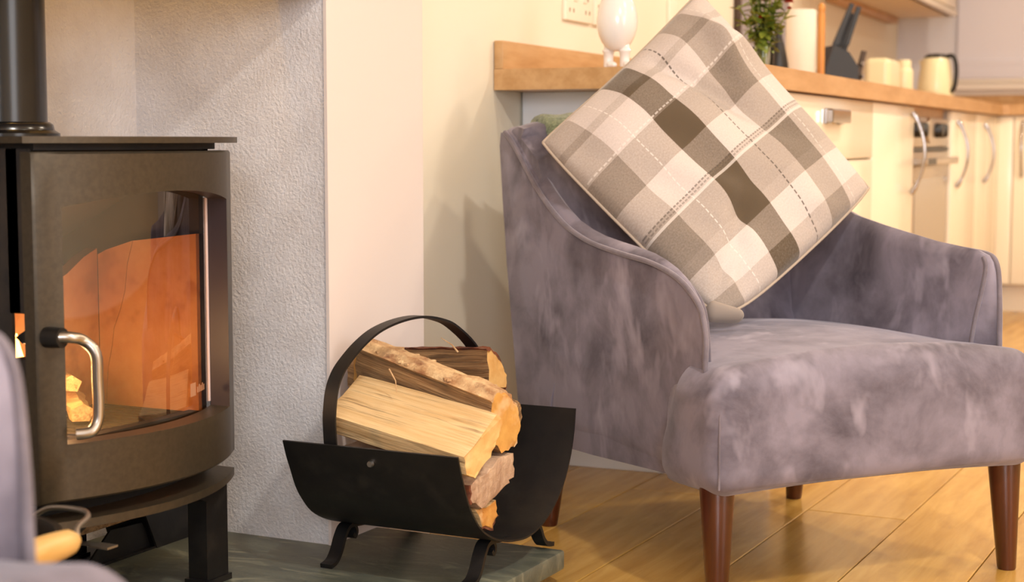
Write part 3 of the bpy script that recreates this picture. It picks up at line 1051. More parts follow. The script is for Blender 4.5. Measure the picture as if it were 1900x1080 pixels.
# splinters and bark flakes
sv = []
rs = random.Random(3)
for _ in range(26):
    px_ = -1.16 - 0.27 * rs.random()
    t = (-1.14 - px_) / 0.31
    py_, pz_ = 2.225 + 0.098 * t + rs.uniform(-0.008, 0.06), 0.357 + 0.055 * t
    a = rs.uniform(0, 6.28)
    l = rs.uniform(0.004, 0.012)
    sv.append(move(rbox(-l, l, -0.004, 0.004, -0.0015, 0.0025, 0.001), (px_, py_, pz_), a))
for (a, b_) in (((-1.335, 2.232, 0.388), (-1.315, 2.222, 0.352)), ((-1.432, 2.330, 0.408), (-1.436, 2.332, 0.432)), ((-1.31, 2.42, 0.395), (-1.335, 2.405, 0.420))):
    sv.append(tube([a, tuple((Vector(a) + Vector(b_)) / 2 + Vector((0.003, 0.003, 0))), b_], [0.0016, 0.0012, 0.0006], 5))
tag(mesh_obj('bark_flakes', join(*sv), M['bark'], smooth=False), 'loose bark flakes and splinters on the stacked logs', 'wood flakes', kind='stuff')

# ================================================================== ARMCHAIR
CHX = 0.297
prof_top = [(-0.020, 0.200), (-0.012, 0.30), (-0.006, 0.39), (-0.007, 0.436), (0.004, 0.474), (0.018, 0.492), (0.041, 0.508), (0.070, 0.523), (0.106, 0.535), (0.150, 0.544), (0.194, 0.550), (0.26, 0.555),
            (0.321, 0.561), (0.38, 0.568), (0.431, 0.578), (0.49, 0.595), (0.547, 0.621), (0.59, 0.646), (0.627, 0.671), (0.662, 0.698), (0.695, 0.725), (0.730, 0.752), (0.763, 0.771)]
prof_rear = [(0.785, 0.772), (0.790, 0.745), (0.778, 0.65), (0.755, 0.50), (0.725, 0.35), (0.700, 0.22), (0.690, 0.172)]
prof_bot = [(0.60, 0.168), (0.40, 0.176), (0.20, 0.188), (0.08, 0.194)]


prof_top_r = [(-0.004, 0.200), (0.004, 0.30), (0.010, 0.39), (0.011, 0.436), (0.013, 0.474), (0.015, 0.500), (0.018, 0.522), (0.024, 0.538), (0.034, 0.548), (0.055, 0.553), (0.10, 0.556), (0.16, 0.559),
              (0.24, 0.568), (0.32, 0.580), (0.40, 0.594), (0.46, 0.612), (0.52, 0.632), (0.57, 0.652), (0.62, 0.678), (0.65, 0.698), (0.685, 0.725), (0.715, 0.752), (0.735, 0.764)]
prof_rear_r = [(0.752, 0.764), (0.756, 0.740), (0.745, 0.65), (0.725, 0.50), (0.70, 0.35), (0.685, 0.22), (0.678, 0.172)]


def arm_mesh(sg):
    """Arm as rings from the outer face (0) to the inner face; the front end is cut back towards the inside."""
    pt = prof_top if sg < 0 else prof_top_r
    outer = pt + (prof_rear if sg < 0 else prof_rear_r) + prof_bot
    nt = len(pt)

    def ring(fr, grow):
        out = []
        for i, (y, z) in enumerate(outer):
            yy, zz = y, z
            fy = min(1, max(0, (y - 0.02) / 0.22))
            wk = 0.012 + 0.020 * min(1, max(0, (0.54 - z) / 0.16)) + 0.030 * fy
            if i < nt:
                a = outer[max(i - 1, 0)]
                b_ = outer[min(i + 1, nt - 1)]
                t = Vector((b_[0] - a[0], b_[1] - a[1])).normalized()
                w = min(1, max(0, (z - 0.40) / 0.10)) if i > 3 else 0
                g = grow * w * (0.35 + 0.65 * fy)
                yy += -t.y * g
                zz += t.x * g
                yy += 0.040 * fr * (1 - min(1, max(0, y / 0.16))) * min(1, max(0.15, (0.60 - z) / 0.18))
            xx = 0.309 - wk * fr
            if z < 0.21:
                xx -= 0.012
            out.append((sg * xx, yy + 0.034, zz))
        return out
    return loft([ring(0.0, 0.0), ring(0.06, 0.006), ring(0.25, 0.013), ring(0.55, 0.016), ring(0.85, 0.006), ring(1.0, -0.014)])


def make_chair(loc, rz, label):
    root = thing('armchair', label, 'armchair', loc, rz)
    for sg in (-1, 1):
        a = mesh_obj('arm', arm_mesh(sg), M['velvet'], root, angle=50)
        pt = prof_top if sg < 0 else prof_top_r
        path = [(sg * 0.3105, y + 0.032, z + 0.002) for y, z in pt[1:]]
        mesh_obj('piping', tube(spline(path, 3), 0.0048, 8, up=(1, 0, 0)), M['piping'], a, angle=80)
        # second welt on the inner front edge
        path = []
        for y, z in pt[2:9]:
            fr = 1 - min(1, max(0, y / 0.16))
            path.append((sg * (0.309 - 0.012 - 0.020 * min(1, max(0, (0.54 - z) / 0.16))), y + 0.032 + 0.040 * fr * min(1, max(0.15, (0.60 - z) / 0.18)), z + 0.001))
        mesh_obj('piping', tube(spline(path, 3), 0.0036, 8, up=(1, 0, 0)), M['piping'], a, angle=80)
    # back: lofted across the width, rounded at the corners
    prof = [(0.690, 0.172), (0.705, 0.24), (0.735, 0.38), (0.765, 0.54), (0.786, 0.66), (0.798, 0.75), (0.796, 0.785), (0.780, 0.802), (0.755, 0.808), (0.725, 0.803), (0.700, 0.785), (0.672, 0.74),
            (0.640, 0.64), (0.610, 0.54), (0.585, 0.44), (0.570, 0.36), (0.565, 0.25), (0.575, 0.175)]
    rings = []
    for k in range(17):
        xx = -0.302 + 0.604 * k / 16
        e_ = abs(xx) / 0.302
        inn = (0.022 if xx < 0 else 0.065) * max(0, (e_ - 0.6) / 0.4) ** 2
        drop = (0.012 if xx < 0 else 0.03) * max(0, (e_ - 0.75) / 0.25) ** 2
        ring = []
        for (y, z) in prof:
            yc, zc = 0.70, 0.5
            yy = y - (inn if y > yc else -inn * 0.8)
            if y < 0.70 and z > 0.3:
                yy -= 0.05 * max(0, e_ - 0.55) ** 2 / 0.2
            ring.append((xx, yy + 0.02, z - 0.012 * (z > 0.6) - (drop if z > 0.7 else 0)))
        rings.append(ring)
    b_ = mesh_obj('backrest', loft(rings), M['velvet'], root, angle=60)
    mesh_obj('piping', tube([(xx, 0.817 - (0.022 if xx < 0 else 0.065) * max(0, (abs(xx) / 0.302 - 0.6) / 0.4) ** 2, 0.778 - 0.02 * max(0, (abs(xx) / 0.302 - 0.75) / 0.25) ** 2) for xx in [-0.298 + 0.596 * k / 20 for k in range(21)]], 0.0048, 8),
             M['piping'], b_, angle=80)
    # seat: rounded block with a domed top, wider in front of the arms
    v, f = rbox(-0.336, 0.336, -0.050, 0.62, 0.186, 0.385, 0.042, 5, 14)
    nv = []
    for (xx, yy, zz) in v:
        a = max(0, 1 - (xx / 0.336) ** 2) ** 0.8
        c = (yy + 0.05) / 0.67
        bmp = max(0, math.sin(math.pi * min(1, max(0, c * 0.86 + 0.10)))) ** 0.8
        top = min(1, max(0, (zz - 0.30) / 0.085))
        zz2 = zz + 0.036 * a * bmp * top
        if yy < 0.0:
            zz2 += 0.014 * a * top
            yy -= 0.010 * (1 - (xx / 0.34) ** 2) * math.sin(math.pi * min(1, max(0, (zz - 0.186) / 0.199)))
        if zz < 0.20:
            zz2 += 0.010 * (1 - (xx / 0.336) ** 2) - 0.016 * min(1, max(0, yy / 0.6))
        # the part between the arms is narrower
        t = min(1, max(0, (yy - 0.085 - 0.05 * (0.385 - zz) / 0.2) / 0.03))
        xx = xx * (1 - t * 0.10)
        nv.append((xx, yy, zz2))
    st_ = mesh_obj('seat', (nv, f), M['velvet'], root, angle=180)
    for sg in (-1, 1):
        sp = [(sg * 0.322, -0.0365, 0.205), (sg * 0.3232, -0.0385, 0.24), (sg * 0.3232, -0.0385, 0.30), (sg * 0.321, -0.0365, 0.345)]
        mesh_obj('seam', tube(spline(sp, 4), 0.0022, 6), M['piping'], st_, angle=80)
    for (lx, ly, zt, sx_, sy_) in ((-0.297, 0.008, 0.20, -0.004, -0.010), (0.297, 0.008, 0.20, 0.004, -0.010), (-0.284, 0.615, 0.178, -0.006, 0.018), (0.284, 0.615, 0.178, 0.006, 0.018)):
        prof_l = [(0.0150, 0.0), (0.0165, 0.003), (0.029, zt), (0.029, zt + 0.012)]
        v, f = lathe(prof_l, 28)
        v = [(p[0] + lx + sx_ * (1 - p[2] / zt), p[1] + ly + sy_ * (1 - p[2] / zt), p[2]) for p in v]
        mesh_obj('leg', (v, f), M['leg_wood'], root, angle=50)
    return root


PHI = rad(26.5 + 25)
e_v = Vector((math.cos(PHI), math.sin(PHI), 0))
O_v = Vector((-0.843, 2.440, 0)) + e_v * CHX
chair = make_chair(tuple(O_v), PHI, 'grey velvet tub armchair holding the plaid cushion, beside the log basket')


def copy_tree(o, parent=None):
    c = o.copy()
    COL.objects.link(c)
    c.parent = parent
    for ch in list(o.children):
        copy_tree(ch, c)
    return c


ch2 = copy_tree(chair)
PHI2 = rad(26.5 + 76)
e2 = Vector((math.cos(PHI2), math.sin(PHI2), 0))
n2 = Vector((-math.sin(PHI2), math.cos(PHI2), 0))
ch2.scale = (1.10, 1.10, 1.10)
ch2.location = Vector((-0.893, 0.938, 0)) - (e2 * 0.309 + n2 * 0.045) * 1.10
ch2.rotation_euler = (0, 0, PHI2)
ch2['label'] = 'blurred grey velvet armchair cut off at the near corner, in front of the stove'

# green throw over the back of the armchair


def chair_w(p):
    q = O_v + e_v * p[0] + Vector((-math.sin(PHI), math.cos(PHI), 0)) * p[1]
    return (q.x, q.y, p[2])


tprof = [(0.690, 0.742), (0.696, 0.755), (0.708, 0.770), (0.730, 0.792), (0.772, 0.800), (0.806, 0.794), (0.826, 0.77), (0.828, 0.74), (0.818, 0.68), (0.805, 0.62)]
trs = []
NX = 22
for k in range(NX + 1):
    xx = -0.255 + 0.36 * k / NX
    row = []
    for i, (y, z) in enumerate(tprof):
        wv = 0.006 * mnoise.noise(Vector((xx * 22, i * 0.7, 1.7))) + 0.004 * math.sin(xx * 60 + i)
        ed = 0.012 * (1 - min(1, k / 3.0)) if 1 < i < 7 else 0
        row.append((y, z, wv, ed))
    trs.append((xx, row))
tvert, tface = [], []
for (xx, row) in trs:
    top, botm = [], []
    for i, (y, z, wv, ed) in enumerate(row):
        a = tprof[max(i - 1, 0)]
        b_ = tprof[min(i + 1, len(tprof) - 1)]
        t = Vector((b_[0] - a[0], b_[1] - a[1])).normalized()
        nn = (-t.y, t.x)
        top.append((xx, y + nn[0] * (0.014 + wv - ed * 0.6), z + nn[1] * (0.014 + wv - ed * 0.6)))
        botm.append((xx, y + nn[0] * 0.002, z + nn[1] * 0.002))
    tvert.append([(p[0], p[1], p[2]) for p in top + list(reversed(botm))])
th = thing('throw', 'folded green wool throw laid over the armchair back', 'blanket', tuple(chair_w((-0.075, 0.75, 0.81))), PHI)
tg = loft([[(p[0] + 0.075, p[1] - 0.75, p[2] - 0.81) for p in r] for r in tvert])
mesh_obj('cloth', tg, M['throw'], th, angle=70, sub=1)

# ================================================================== CUSHION
# corners: left, top, right, bottom (on the seat)
Lc, Tc = Vector((-1.3199, 2.7612, 0.7530)), Vector((-1.1214, 3.0836, 1.0541))
Rc, Bc = Vector((-0.7837, 3.1514, 0.6626)), Vector((-0.9413, 2.7265, 0.4264))


def cushion():
    n = 44
    cen = (Lc + Tc + Rc + Bc) / 4
    nrm_ = (Tc - Bc).cross(Rc - Lc).normalized()
    if nrm_.dot(Vector((0, 0, 0.755)) - cen) < 0:
        nrm_ = -nrm_
    nrm_g = nrm_
    v, f, uvs = [], [], []
    top, bot = {}, {}

    def pos(u, w, side):
        # u: L->T (0..1), w: L->B (0..1)
        p = Lc * (1 - u) * (1 - w) + Tc * u * (1 - w) + Bc * (1 - u) * w + Rc * u * w
        a, b_ = 2 * u - 1, 2 * w - 1
        # edges drawn inwards between the corners
        pull = 0.010
        mid_u = (1 - b_ * b_) * a * abs(a) * pull
        mid_w = (1 - a * a) * b_ * abs(b_) * pull
        eu = (Tc - Lc).normalized()
        ew = (Bc - Lc).normalized()
        p = p - eu * mid_u - ew * mid_w
        ab = abs(a * b_) ** 5
        corner = 0.075 if (a < 0 and b_ > 0) else (0.012 if (a > 0 and b_ < 0) else 0.022)
        p = p + (cen - p) * corner * ab
        if b_ > 0:
            p = p + ew * 0.016 * (1 - a * a) * b_ ** 4
        if a < 0:
            p = p - eu * 0.012 * (1 - b_ * b_) * a ** 4
        h = 0.080 * (max(0, 1 - a * a) ** 0.42) * (max(0, 1 - b_ * b_) ** 0.42)
        # slumped folds
        cr = 0.0
        cr += 0.020 * mnoise.noise(Vector((u * 5.0, w * 3.0, 2.0)))
        cr += 0.010 * mnoise.noise(Vector((u * 9.0 - w * 4, w * 6.0, 5.0)))
        # crease from the top corner down, and near the bottom corner
        d1 = abs((u - 0.62) - (w - 0.30) * 0.35)
        cr -= 0.040 * math.exp(-(d1 / 0.032) ** 2) * math.exp(-((w - 0.28) / 0.22) ** 2)
        d2 = abs((u + w * 0.9) - 1.02)
        cr -= 0.026 * math.exp(-(d2 / 0.05) ** 2) * math.exp(-((u - 0.10) / 0.16) ** 2)
        d3 = abs((1 - u) * 0.8 + w - 0.34)
        cr += 0.018 * math.exp(-(d3 / 0.06) ** 2) * math.exp(-((u - 0.9) / 0.2) ** 2)
        d4 = abs((u - 0.80) - (w - 0.30) * -0.25)
        cr += 0.022 * math.exp(-(d4 / 0.05) ** 2) * math.exp(-((w - 0.22) / 0.25) ** 2)
        d5 = abs((w - 0.80) + (u - 0.25) * 0.5)
        cr -= 0.018 * math.exp(-(d5 / 0.035) ** 2) * math.exp(-((u - 0.22) / 0.2) ** 2)
        edge = min(1, min(u, 1 - u, w, 1 - w) / 0.10)
        if side > 0:
            return p + nrm_ * (h + cr * edge)
        return p - nrm_ * h * 0.55
    ts = [0.5 - 0.5 * math.cos(math.pi * k / n) for k in range(n + 1)]
    ts = [0.55 * t + 0.45 * k / n for k, t in enumerate(ts)]
    for i, u in enumerate(ts):
        for j, w in enumerate(ts):
            top[i, j] = len(v)
            v.append(pos(u, w, 1))
            uvs.append((u, w))
            if i in (0, n) or j in (0, n):
                bot[i, j] = top[i, j]
            else:
                bot[i, j] = len(v)
                v.append(pos(u, w, -1))
                uvs.append((u, w))
    for i in range(n):
        for j in range(n):
            f.append((top[i, j], top[i + 1, j], top[i + 1, j + 1], top[i, j + 1]))
            f.append((bot[i, j], bot[i, j + 1], bot[i + 1, j + 1], bot[i + 1, j]))
    base = Bc
    root = thing('plaid_cushion', 'beige and brown plaid cushion standing on its corner in the armchair', 'cushion', tuple(base))
    me = bpy.data.meshes.new('cover')
    me.from_pydata([tuple(p - base) for p in v], [], f)
    bm = bmesh.new()
    bm.from_mesh(me)
    bmesh.ops.recalc_face_normals(bm, faces=bm.faces)
    bm.to_mesh(me)
    bm.free()
    uvl = me.uv_layers.new(name='weave')
    for lp in me.loops:
        uvl.data[lp.index].uv = uvs[lp.vertex_index]
    me.polygons.foreach_set('use_smooth', [True] * len(me.polygons))
    me.materials.append(M['plaid'])
    o = bpy.data.objects.new('cover', me)
    COL.objects.link(o)
    o.parent = root
    md = o.modifiers.new('subdivision', 'SUBSURF')
    md.levels = md.render_levels = 1
    # sewn edge along the sides
    edge = []
    for k in range(n):
        edge.append(pos(ts[k], 0, 1))
    for k in range(n):
        edge.append(pos(1, ts[k], 1))
    for k in range(n, 0, -1):
        edge.append(pos(ts[k], 1, 1))
    for k in range(n, 0, -1):
        edge.append(pos(0, ts[k], 1))
    edge.append(edge[0])
    mesh_obj('edge_seam', tube([tuple(p - base) for p in edge], 0.0028, 6), M['seam_thread'], root, angle=90)
    # the corner that folds under on the seat
    q = Vector((-0.9365, 2.7177, 0.4468)) - base
    e1 = (Rc - Lc).normalized()
    fv_, ff_ = rbox(-0.034, 0.034, -0.016, 0.016, -0.014, 0.014, 0.013, 3, 4)
    fv_ = [tuple(q + e1 * p[0] + nrm_g * (p[1] + 0.008) + Vector((0, 0, 1)) * (p[2] * (1.0 - 0.35 * p[0] / 0.034) - 0.05 * p[0])) for p in fv_]
    fc = mesh_obj('folded_corner', (fv_, ff_), M['plaid'], root, angle=180)
    ul = fc.data.uv_layers.new(name='weave')
    for lp in ul.data:
        lp.uv = (0.05, 0.97)
    return root


cushion()

# ================================================================== KITCHEN
# base cabinets of the long run


def kthing(name, label, cat, base, group=None):
    o = thing(name, label, cat, K(*base), KR, group)
    return o, (-base[0], -base[1], -base[2])


def add(o_off, name, g, m, parent=None, **kw):
    o, off = o_off
    return mesh_obj(name, move(g, off), m, parent or o, **kw)


def bow_handle(y, z0, z1, x0=-0.02):
    pts = []
    for k in range(17):
        t = k / 16
        pts.append((x0 + 0.004 + 0.040 * math.sin(math.pi * t) ** 0.8, y, z0 + (z1 - z0) * t))
    rs_ = [0.009 if k in (0, 1, 15, 16) else 0.0055 for k in range(17)]
    return tube(pts, rs_, 10, up=(0, 1, 0))


DX = -0.02     # door plane
c1 = kthing('base_cabinet', 'cream kitchen cabinet with drawer and square chrome handle behind the armchair', 'cabinet', (-0.3, 0.72, 0))
add(c1, 'body', box(-0.61, DX - 0.02, 0.172, 1.277, 0.12, 0.868), M['plinth'], smooth=False)
add(c1, 'kickboard', box(-0.58, DX - 0.06, 0.172, 1.277, 0.0, 0.12), M['plinth'], smooth=False)
add(c1, 'end_panel', rbox(-0.612, -0.018, 0.154, 0.171, 0.0, 0.868, 0.002), M['cabinet_white'])
dr = add(c1, 'drawer', rbox(DX - 0.02, DX, 0.176, 1.276, 0.709, 0.864, 0.003), M['cabinet'])
hd = join(rbox(DX, DX + 0.010, 0.655, 0.70, 0.797, 0.836, 0.002), rbox(DX, DX + 0.010, 0.80, 0.845, 0.797, 0.836, 0.002), rbox(DX + 0.010, DX + 0.026, 0.645, 0.855, 0.800, 0.834, 0.003))
add(c1, 'handle', hd, M['chrome'], dr, smooth=False)
add(c1, 'door', rbox(DX - 0.02, DX, 0.176, 0.724, 0.124, 0.704, 0.003), M['cabinet'])
add(c1, 'door', rbox(DX - 0.02, DX, 0.728, 1.276, 0.124, 0.704, 0.003), M['cabinet'])
c2 = kthing('base_cabinet', 'cream kitchen cabinet with a tall bow handle, left of the oven', 'cabinet', (-0.3, 1.61, 0))
add(c2, 'body', box(-0.61, DX - 0.02, 1.28, 1.94, 0.12, 0.868), M['plinth'], smooth=False)
add(c2, 'kickboard', box(-0.58, DX - 0.06, 1.28, 1.94, 0.0, 0.12), M['plinth'], smooth=False)
d_ = add(c2, 'door', rbox(DX - 0.02, DX, 1.280, 1.942, 0.124, 0.864, 0.003), M['cabinet'])
add(c2, 'handle', bow_handle(1.895, 0.590, 0.845), M['chrome'], d_, angle=80)
c3 = kthing('base_cabinet', 'cream kitchen cabinet with two bow handles, right of the oven', 'cabinet', (-0.3, 3.4, 0))
add(c3, 'body', box(-0.61, DX - 0.02, 2.76, 4.02, 0.12, 0.868), M['plinth'], smooth=False)
add(c3, 'kickboard', box(-0.58, DX - 0.06, 2.76, 4.02, 0.0, 0.12), M['plinth'], smooth=False)
d_ = add(c3, 'door', rbox(DX - 0.02, DX, 2.748, 3.40, 0.124, 0.864, 0.003), M['cabinet'])
add(c3, 'handle', bow_handle(2.86, 0.585, 0.83), M['chrome'], d_, angle=80)
d_ = add(c3, 'door', rbox(DX - 0.02, DX, 3.405, 4.02, 0.124, 0.864, 0.003), M['cabinet'])
add(c3, 'handle', bow_handle(3.62, 0.585, 0.825), M['chrome'], d_, angle=80)
# oven
ov = kthing('built_in_oven', 'built in stainless steel oven with black knobs under the worktop', 'oven', (-0.3, 2.35, 0))
add(ov, 'body', box(-0.58, -0.055, 1.96, 2.735, 0.06, 0.835), M['steel'], smooth=False)
add(ov, 'control_panel', rbox(-0.055, -0.030, 1.962, 2.733, 0.735, 0.834, 0.004), M['steel'])
for yk in (2.03, 2.13, 2.45, 2.55):
    add(ov, 'knob', tube([(-0.030, yk, 0.792), (-0.012, yk, 0.792), (-0.004, yk, 0.792)], [0.026, 0.024, 0.020], 18), M['black_plastic'], angle=40)
add(ov, 'clock_dial', tube([(-0.030, 2.29, 0.792), (-0.022, 2.29, 0.792)], [0.045, 0.043], 22), M['steel'], angle=40)
add(ov, 'vent_slot', box(-0.052, -0.026, 1.975, 2.72, 0.722, 0.733), M['black_plastic'], smooth=False)
od = add(ov, 'door', rbox(-0.055, -0.028, 1.962, 2.733, 0.13, 0.72, 0.004), M['steel'])
add(ov, 'door_glass', box(-0.030, -0.026, 2.02, 2.68, 0.20, 0.63), M['dark_glass'], od, smooth=False)
add(ov, 'handle', join(rbox(0.0, 0.014, 1.99, 2.705, 0.676, 0.700, 0.005, 2), box(-0.03, 0.004, 2.02, 2.04, 0.68, 0.697), box(-0.03, 0.004, 2.655, 2.675, 0.68, 0.697)), M['steel'], od)
add(ov, 'handle_inset', box(0.0005, 0.0145, 2.03, 2.20, 0.678, 0.698), M['black_plastic'], od, smooth=False)
add(ov, 'filler_strip', box(-0.09, -0.05, 1.955, 2.735, 0.836, 0.868), M['worktop'], smooth=False)
# corner post and the return run under the window
RYF = 4.10
c4 = kthing('base_cabinet', 'cream cabinet run under the window, end on to the other cabinets', 'cabinet', (0.6, 4.5, 0))
add(c4, 'body', box(0.035, 2.2, RYF + 0.025, FY - 0.04, 0.12, 0.868), M['plinth'], smooth=False)
add(c4, 'kickboard', box(-0.08, 2.2, RYF + 0.06, FY - 0.1, 0.0, 0.12), M['plinth'], smooth=False)
add(c4, 'corner_post', join(rbox(DX - 0.02, DX, 4.025, RYF + 0.02, 0.124, 0.864, 0.003), rbox(DX, 0.045, RYF, RYF + 0.02, 0.124, 0.864, 0.003)), M['cabinet'])
d_ = add(c4, 'door', rbox(0.049, 0.60, RYF, RYF + 0.02, 0.124, 0.864, 0.003), M['cabinet'])
add(c4, 'handle', tube([(0.085, RYF - 0.004 - 0.036 * math.sin(math.pi * k / 16) ** 0.8, 0.60 + 0.24 * k / 16) for k in range(17)], 0.006, 10, up=(1, 0, 0)), M['chrome'], d_, angle=80)
d_ = add(c4, 'door', rbox(0.604, 1.20, RYF, RYF + 0.02, 0.124, 0.864, 0.003), M['cabinet'])
d_ = add(c4, 'door', rbox(1.204, 1.80, RYF, RYF + 0.02, 0.124, 0.864, 0.003), M['cabinet'])
# worktop: one L with upstands
wt = kthing('worktop', 'oak worktop with upstand running along the kitchen wall', 'worktop', (-0.3, 2.2, 0.868))
top_poly = [(-0.615, 0.0), (-0.004, 0.0), (0.0, 0.004), (0.0, RYF - 0.03), (0.03, RYF - 0.02), (2.2, RYF - 0.02), (2.2, FY - 0.002), (-0.615, FY - 0.002)]
add(wt, 'board', prism(top_poly, 'z', 0.8685, 0.915), M['worktop'], smooth=False)
add(wt, 'upstand', rbox(-0.615, -0.593, 0.0, FY - 0.03, 0.9155, 0.978, 0.002), M['worktop'])
add(wt, 'upstand', rbox(-0.59, 2.2, FY - 0.024, FY - 0.002, 0.9155, 0.978, 0.002), M['worktop'])
# wall cupboard
wc = kthing('wall_cupboard', 'cream wall cupboard above the kettle', 'cupboard', (-0.45, 3.7, 1.345))
add(wc, 'body', box(-0.615, -0.312, 2.80, 4.66, 1.345, 2.05), M['plinth'], smooth=False)
add(wc, 'light_rail', join(rbox(-0.33, -0.29, 2.80, 4.67, 1.345, 1.372, 0.003), rbox(-0.615, -0.33, 4.645, 4.67, 1.345, 1.372, 0.003)), M['cabinet'])
for y0, y1 in ((2.80, 3.42), (3.425, 4.04), (4.045, 4.665)):
    add(wc, 'door', rbox(-0.312, -0.292, y0, y1, 1.378, 2.05, 0.003), M['cabinet'])
add(wc, 'batten', rbox(-0.612, -0.56, 3.3, 4.63, 1.318, 1.345, 0.003), M['worktop'])
# splashback panel
sp = kthing('splashback', 'grey splashback panel with a dark edge on the wall behind the flowers', 'panel', (-0.61, 2.3, 0.98))
add(sp, 'panel', box(-0.616, -0.606, 1.98, 2.66, 0.979, 1.62), M['grey_panel'], smooth=False)
add(sp, 'edge_trim', rbox(-0.616, -0.598, 1.945, 1.98, 0.979, 1.62, 0.002), M['dark_trim'])


# sockets
def socket(y0, y1, z0, z1, holes, label, name='wall_socket'):
    s_ = kthing(name, label, 'socket', (-0.612, (y0 + y1) / 2, z0))
    add(s_, 'face_plate', rbox(-0.617, -0.606, y0, y1, z0, z1, 0.003, 2), M['white_plastic'])
    for (yy, zz, w, h) in holes:
        add(s_, 'slot', rbox(-0.607, -0.6054, yy - w / 2, yy + w / 2, zz - h / 2, zz + h / 2, 0.0005), M['socket_hole'], smooth=False)
    return s_


hs = []
for yc in (0.452, 0.562):
    hs += [(yc - 0.014, 1.078, 0.006, 0.010), (yc + 0.012, 1.078, 0.006, 0.010), (yc, 1.112, 0.006, 0.013)]
sk = socket(0.413, 0.600, 1.052, 1.145, hs, 'white double wall socket left of the ceramic figure')
for yc in (0.475, 0.54):
    add(sk, 'switch', rbox(-0.607, -0.6025, yc - 0.012, yc + 0.012, 1.100, 1.124, 0.002), M['white_plastic'])
s2 = socket(0.615, 0.705, 1.052, 1.145, [(0.64, 1.10, 0.006, 0.010)], 'single white wall plate half behind the ceramic figure', 'wall_plate')
socket(1.235, 1.32, 1.075, 1.165, [], 'single white wall plate between figure and cushion top', 'wall_plate')

# ceramic figure: egg body on two booted legs
fg = thing('ceramic_figure', 'white ceramic egg shaped figure in boots on the worktop end', 'ornament', K(-0.35, 0.07, 0.915), KR + rad(-6))
egg = []
for k in range(25):
    t = k / 24
    z = 0.038 + 0.145 * t
    r = 0.0485 * (math.sin(math.pi * min(1, (t * 0.92 + 0.04))) ** 0.55) * (1.05 - 0.25 * t)
    egg.append((max(0.001, r), z))
mesh_obj('body', lathe(egg, 40), M['white_ceramic'], fg, angle=180)
for sx_, in ((-0.0205,), (0.0195,)):
    lg = lathe([(0.0105, 0.0), (0.0112, 0.006), (0.0108, 0.02), (0.0118, 0.034), (0.0135, 0.0355), (0.0135, 0.040), (0.0105, 0.042), (0.010, 0.06)], 22, (sx_, 0, 0))
    leg = mesh_obj('leg', lg, M['white_ceramic'], fg, angle=60)
    ft = []
    for k in range(9):
        t = k / 8
        ft.append((sx_ + 0.002 + 0.022 * t, -0.006 - 0.002 * t, 0.0082 - 0.0012 * t))
    mesh_obj('boot', tube(ft, [0.006, 0.0072, 0.0075, 0.0075, 0.0074, 0.007, 0.0064, 0.005, 0.002], 14), M['white_ceramic'], leg, angle=180)

# vase of flowers
vs = thing('flower_vase', 'clear glass tumbler vase holding red flowers and green stems on the worktop', 'vase', K(-0.2, 0.745, 0.915))
mesh_obj('glass', lathe([(0.0, 0.001), (0.026, 0.001), (0.027, 0.004), (0.030, 0.078), (0.0285, 0.078), (0.0255, 0.008), (0.0, 0.008)], 36), M['vase_glass'], vs, angle=40)
rv = random.Random(8)
tips = []
for k in range(20):
    a = rv.uniform(0, 6.28)
    r1 = rv.uniform(0.004, 0.020)
    r2 = rv.uniform(0.018, 0.070)
    h = rv.uniform(0.16, 0.24)
    p0 = Vector((r1 * math.cos(a + 2.5), r1 * math.sin(a + 2.5), 0.012))
    p2 = Vector((r2 * math.cos(a), r2 * math.sin(a), h))
    p1 = p0.lerp(p2, 0.5) + Vector((0, 0, 0.015))
    mesh_obj('stem', tube(spline([p0, p1, p2], 5), 0.0022, 6), M['stem'], vs, angle=90)
    tips.append((p0, p1, p2, a))


def leaf_geo(base, d, l, w, up_=Vector((0, 0, 1))):
    d = d.normalized()
    sd = d.cross(up_)
    if sd.length < 1e-3:
        sd = Vector((1, 0, 0))
    sd.normalize()
    nn = sd.cross(d).normalized()
    v, f = [], []
    n = 6
    for k in range(n + 1):
        t = k / n
        c = base + d * (l * t) + nn * (-0.25 * l * t * t)
        ww = w * math.sin(math.pi * (0.08 + 0.9 * t)) ** 0.8
        v += [tuple(c - sd * ww + nn * 0.15 * ww), tuple(c - nn * 0.1 * ww), tuple(c + sd * ww + nn * 0.15 * ww)]
    for k in range(n):
        for j in range(2):
            a = k * 3 + j
            f.append((a, a + 1, a + 4, a + 3))
    return v, f


for k in range(190):
    p0, p1, p2, a = tips[rv.randrange(len(tips))]
    t = rv.uniform(0.34, 1.0)
    p = p0.lerp(p2, t)
    aa = rv.uniform(0, 6.28)
    d = Vector((math.cos(aa), math.sin(aa), rv.uniform(-0.5, 0.9)))
    mesh_obj('leaf', leaf_geo(p, d, rv.uniform(0.026, 0.05), rv.uniform(0.008, 0.015)), M['leaf'], vs, angle=180)
for (bx, by, bz, br) in ((0.040, 0.015, 0.205, 0.020), (0.060, 0.02, 0.190, 0.015), (0.012, -0.03, 0.195, 0.013), (0.00, -0.02, 0.150, 0.008), (-0.03, 0.0, 0.23, 0.018), (0.02, 0.02, 0.235, 0.02), (0.068, 0.0, 0.172, 0.008)):
    pet = []
    for k in range(11):
        a = k * 2.4
        el = 0.15 + 0.09 * k
        d = Vector((math.cos(a) * math.cos(el), math.sin(a) * math.cos(el), math.sin(el)))
        pet.append(leaf_geo(Vector((bx, by, bz)), d, br, br * 0.55))
    mesh_obj('blossom', join(*pet), M['petal'], vs, angle=180)

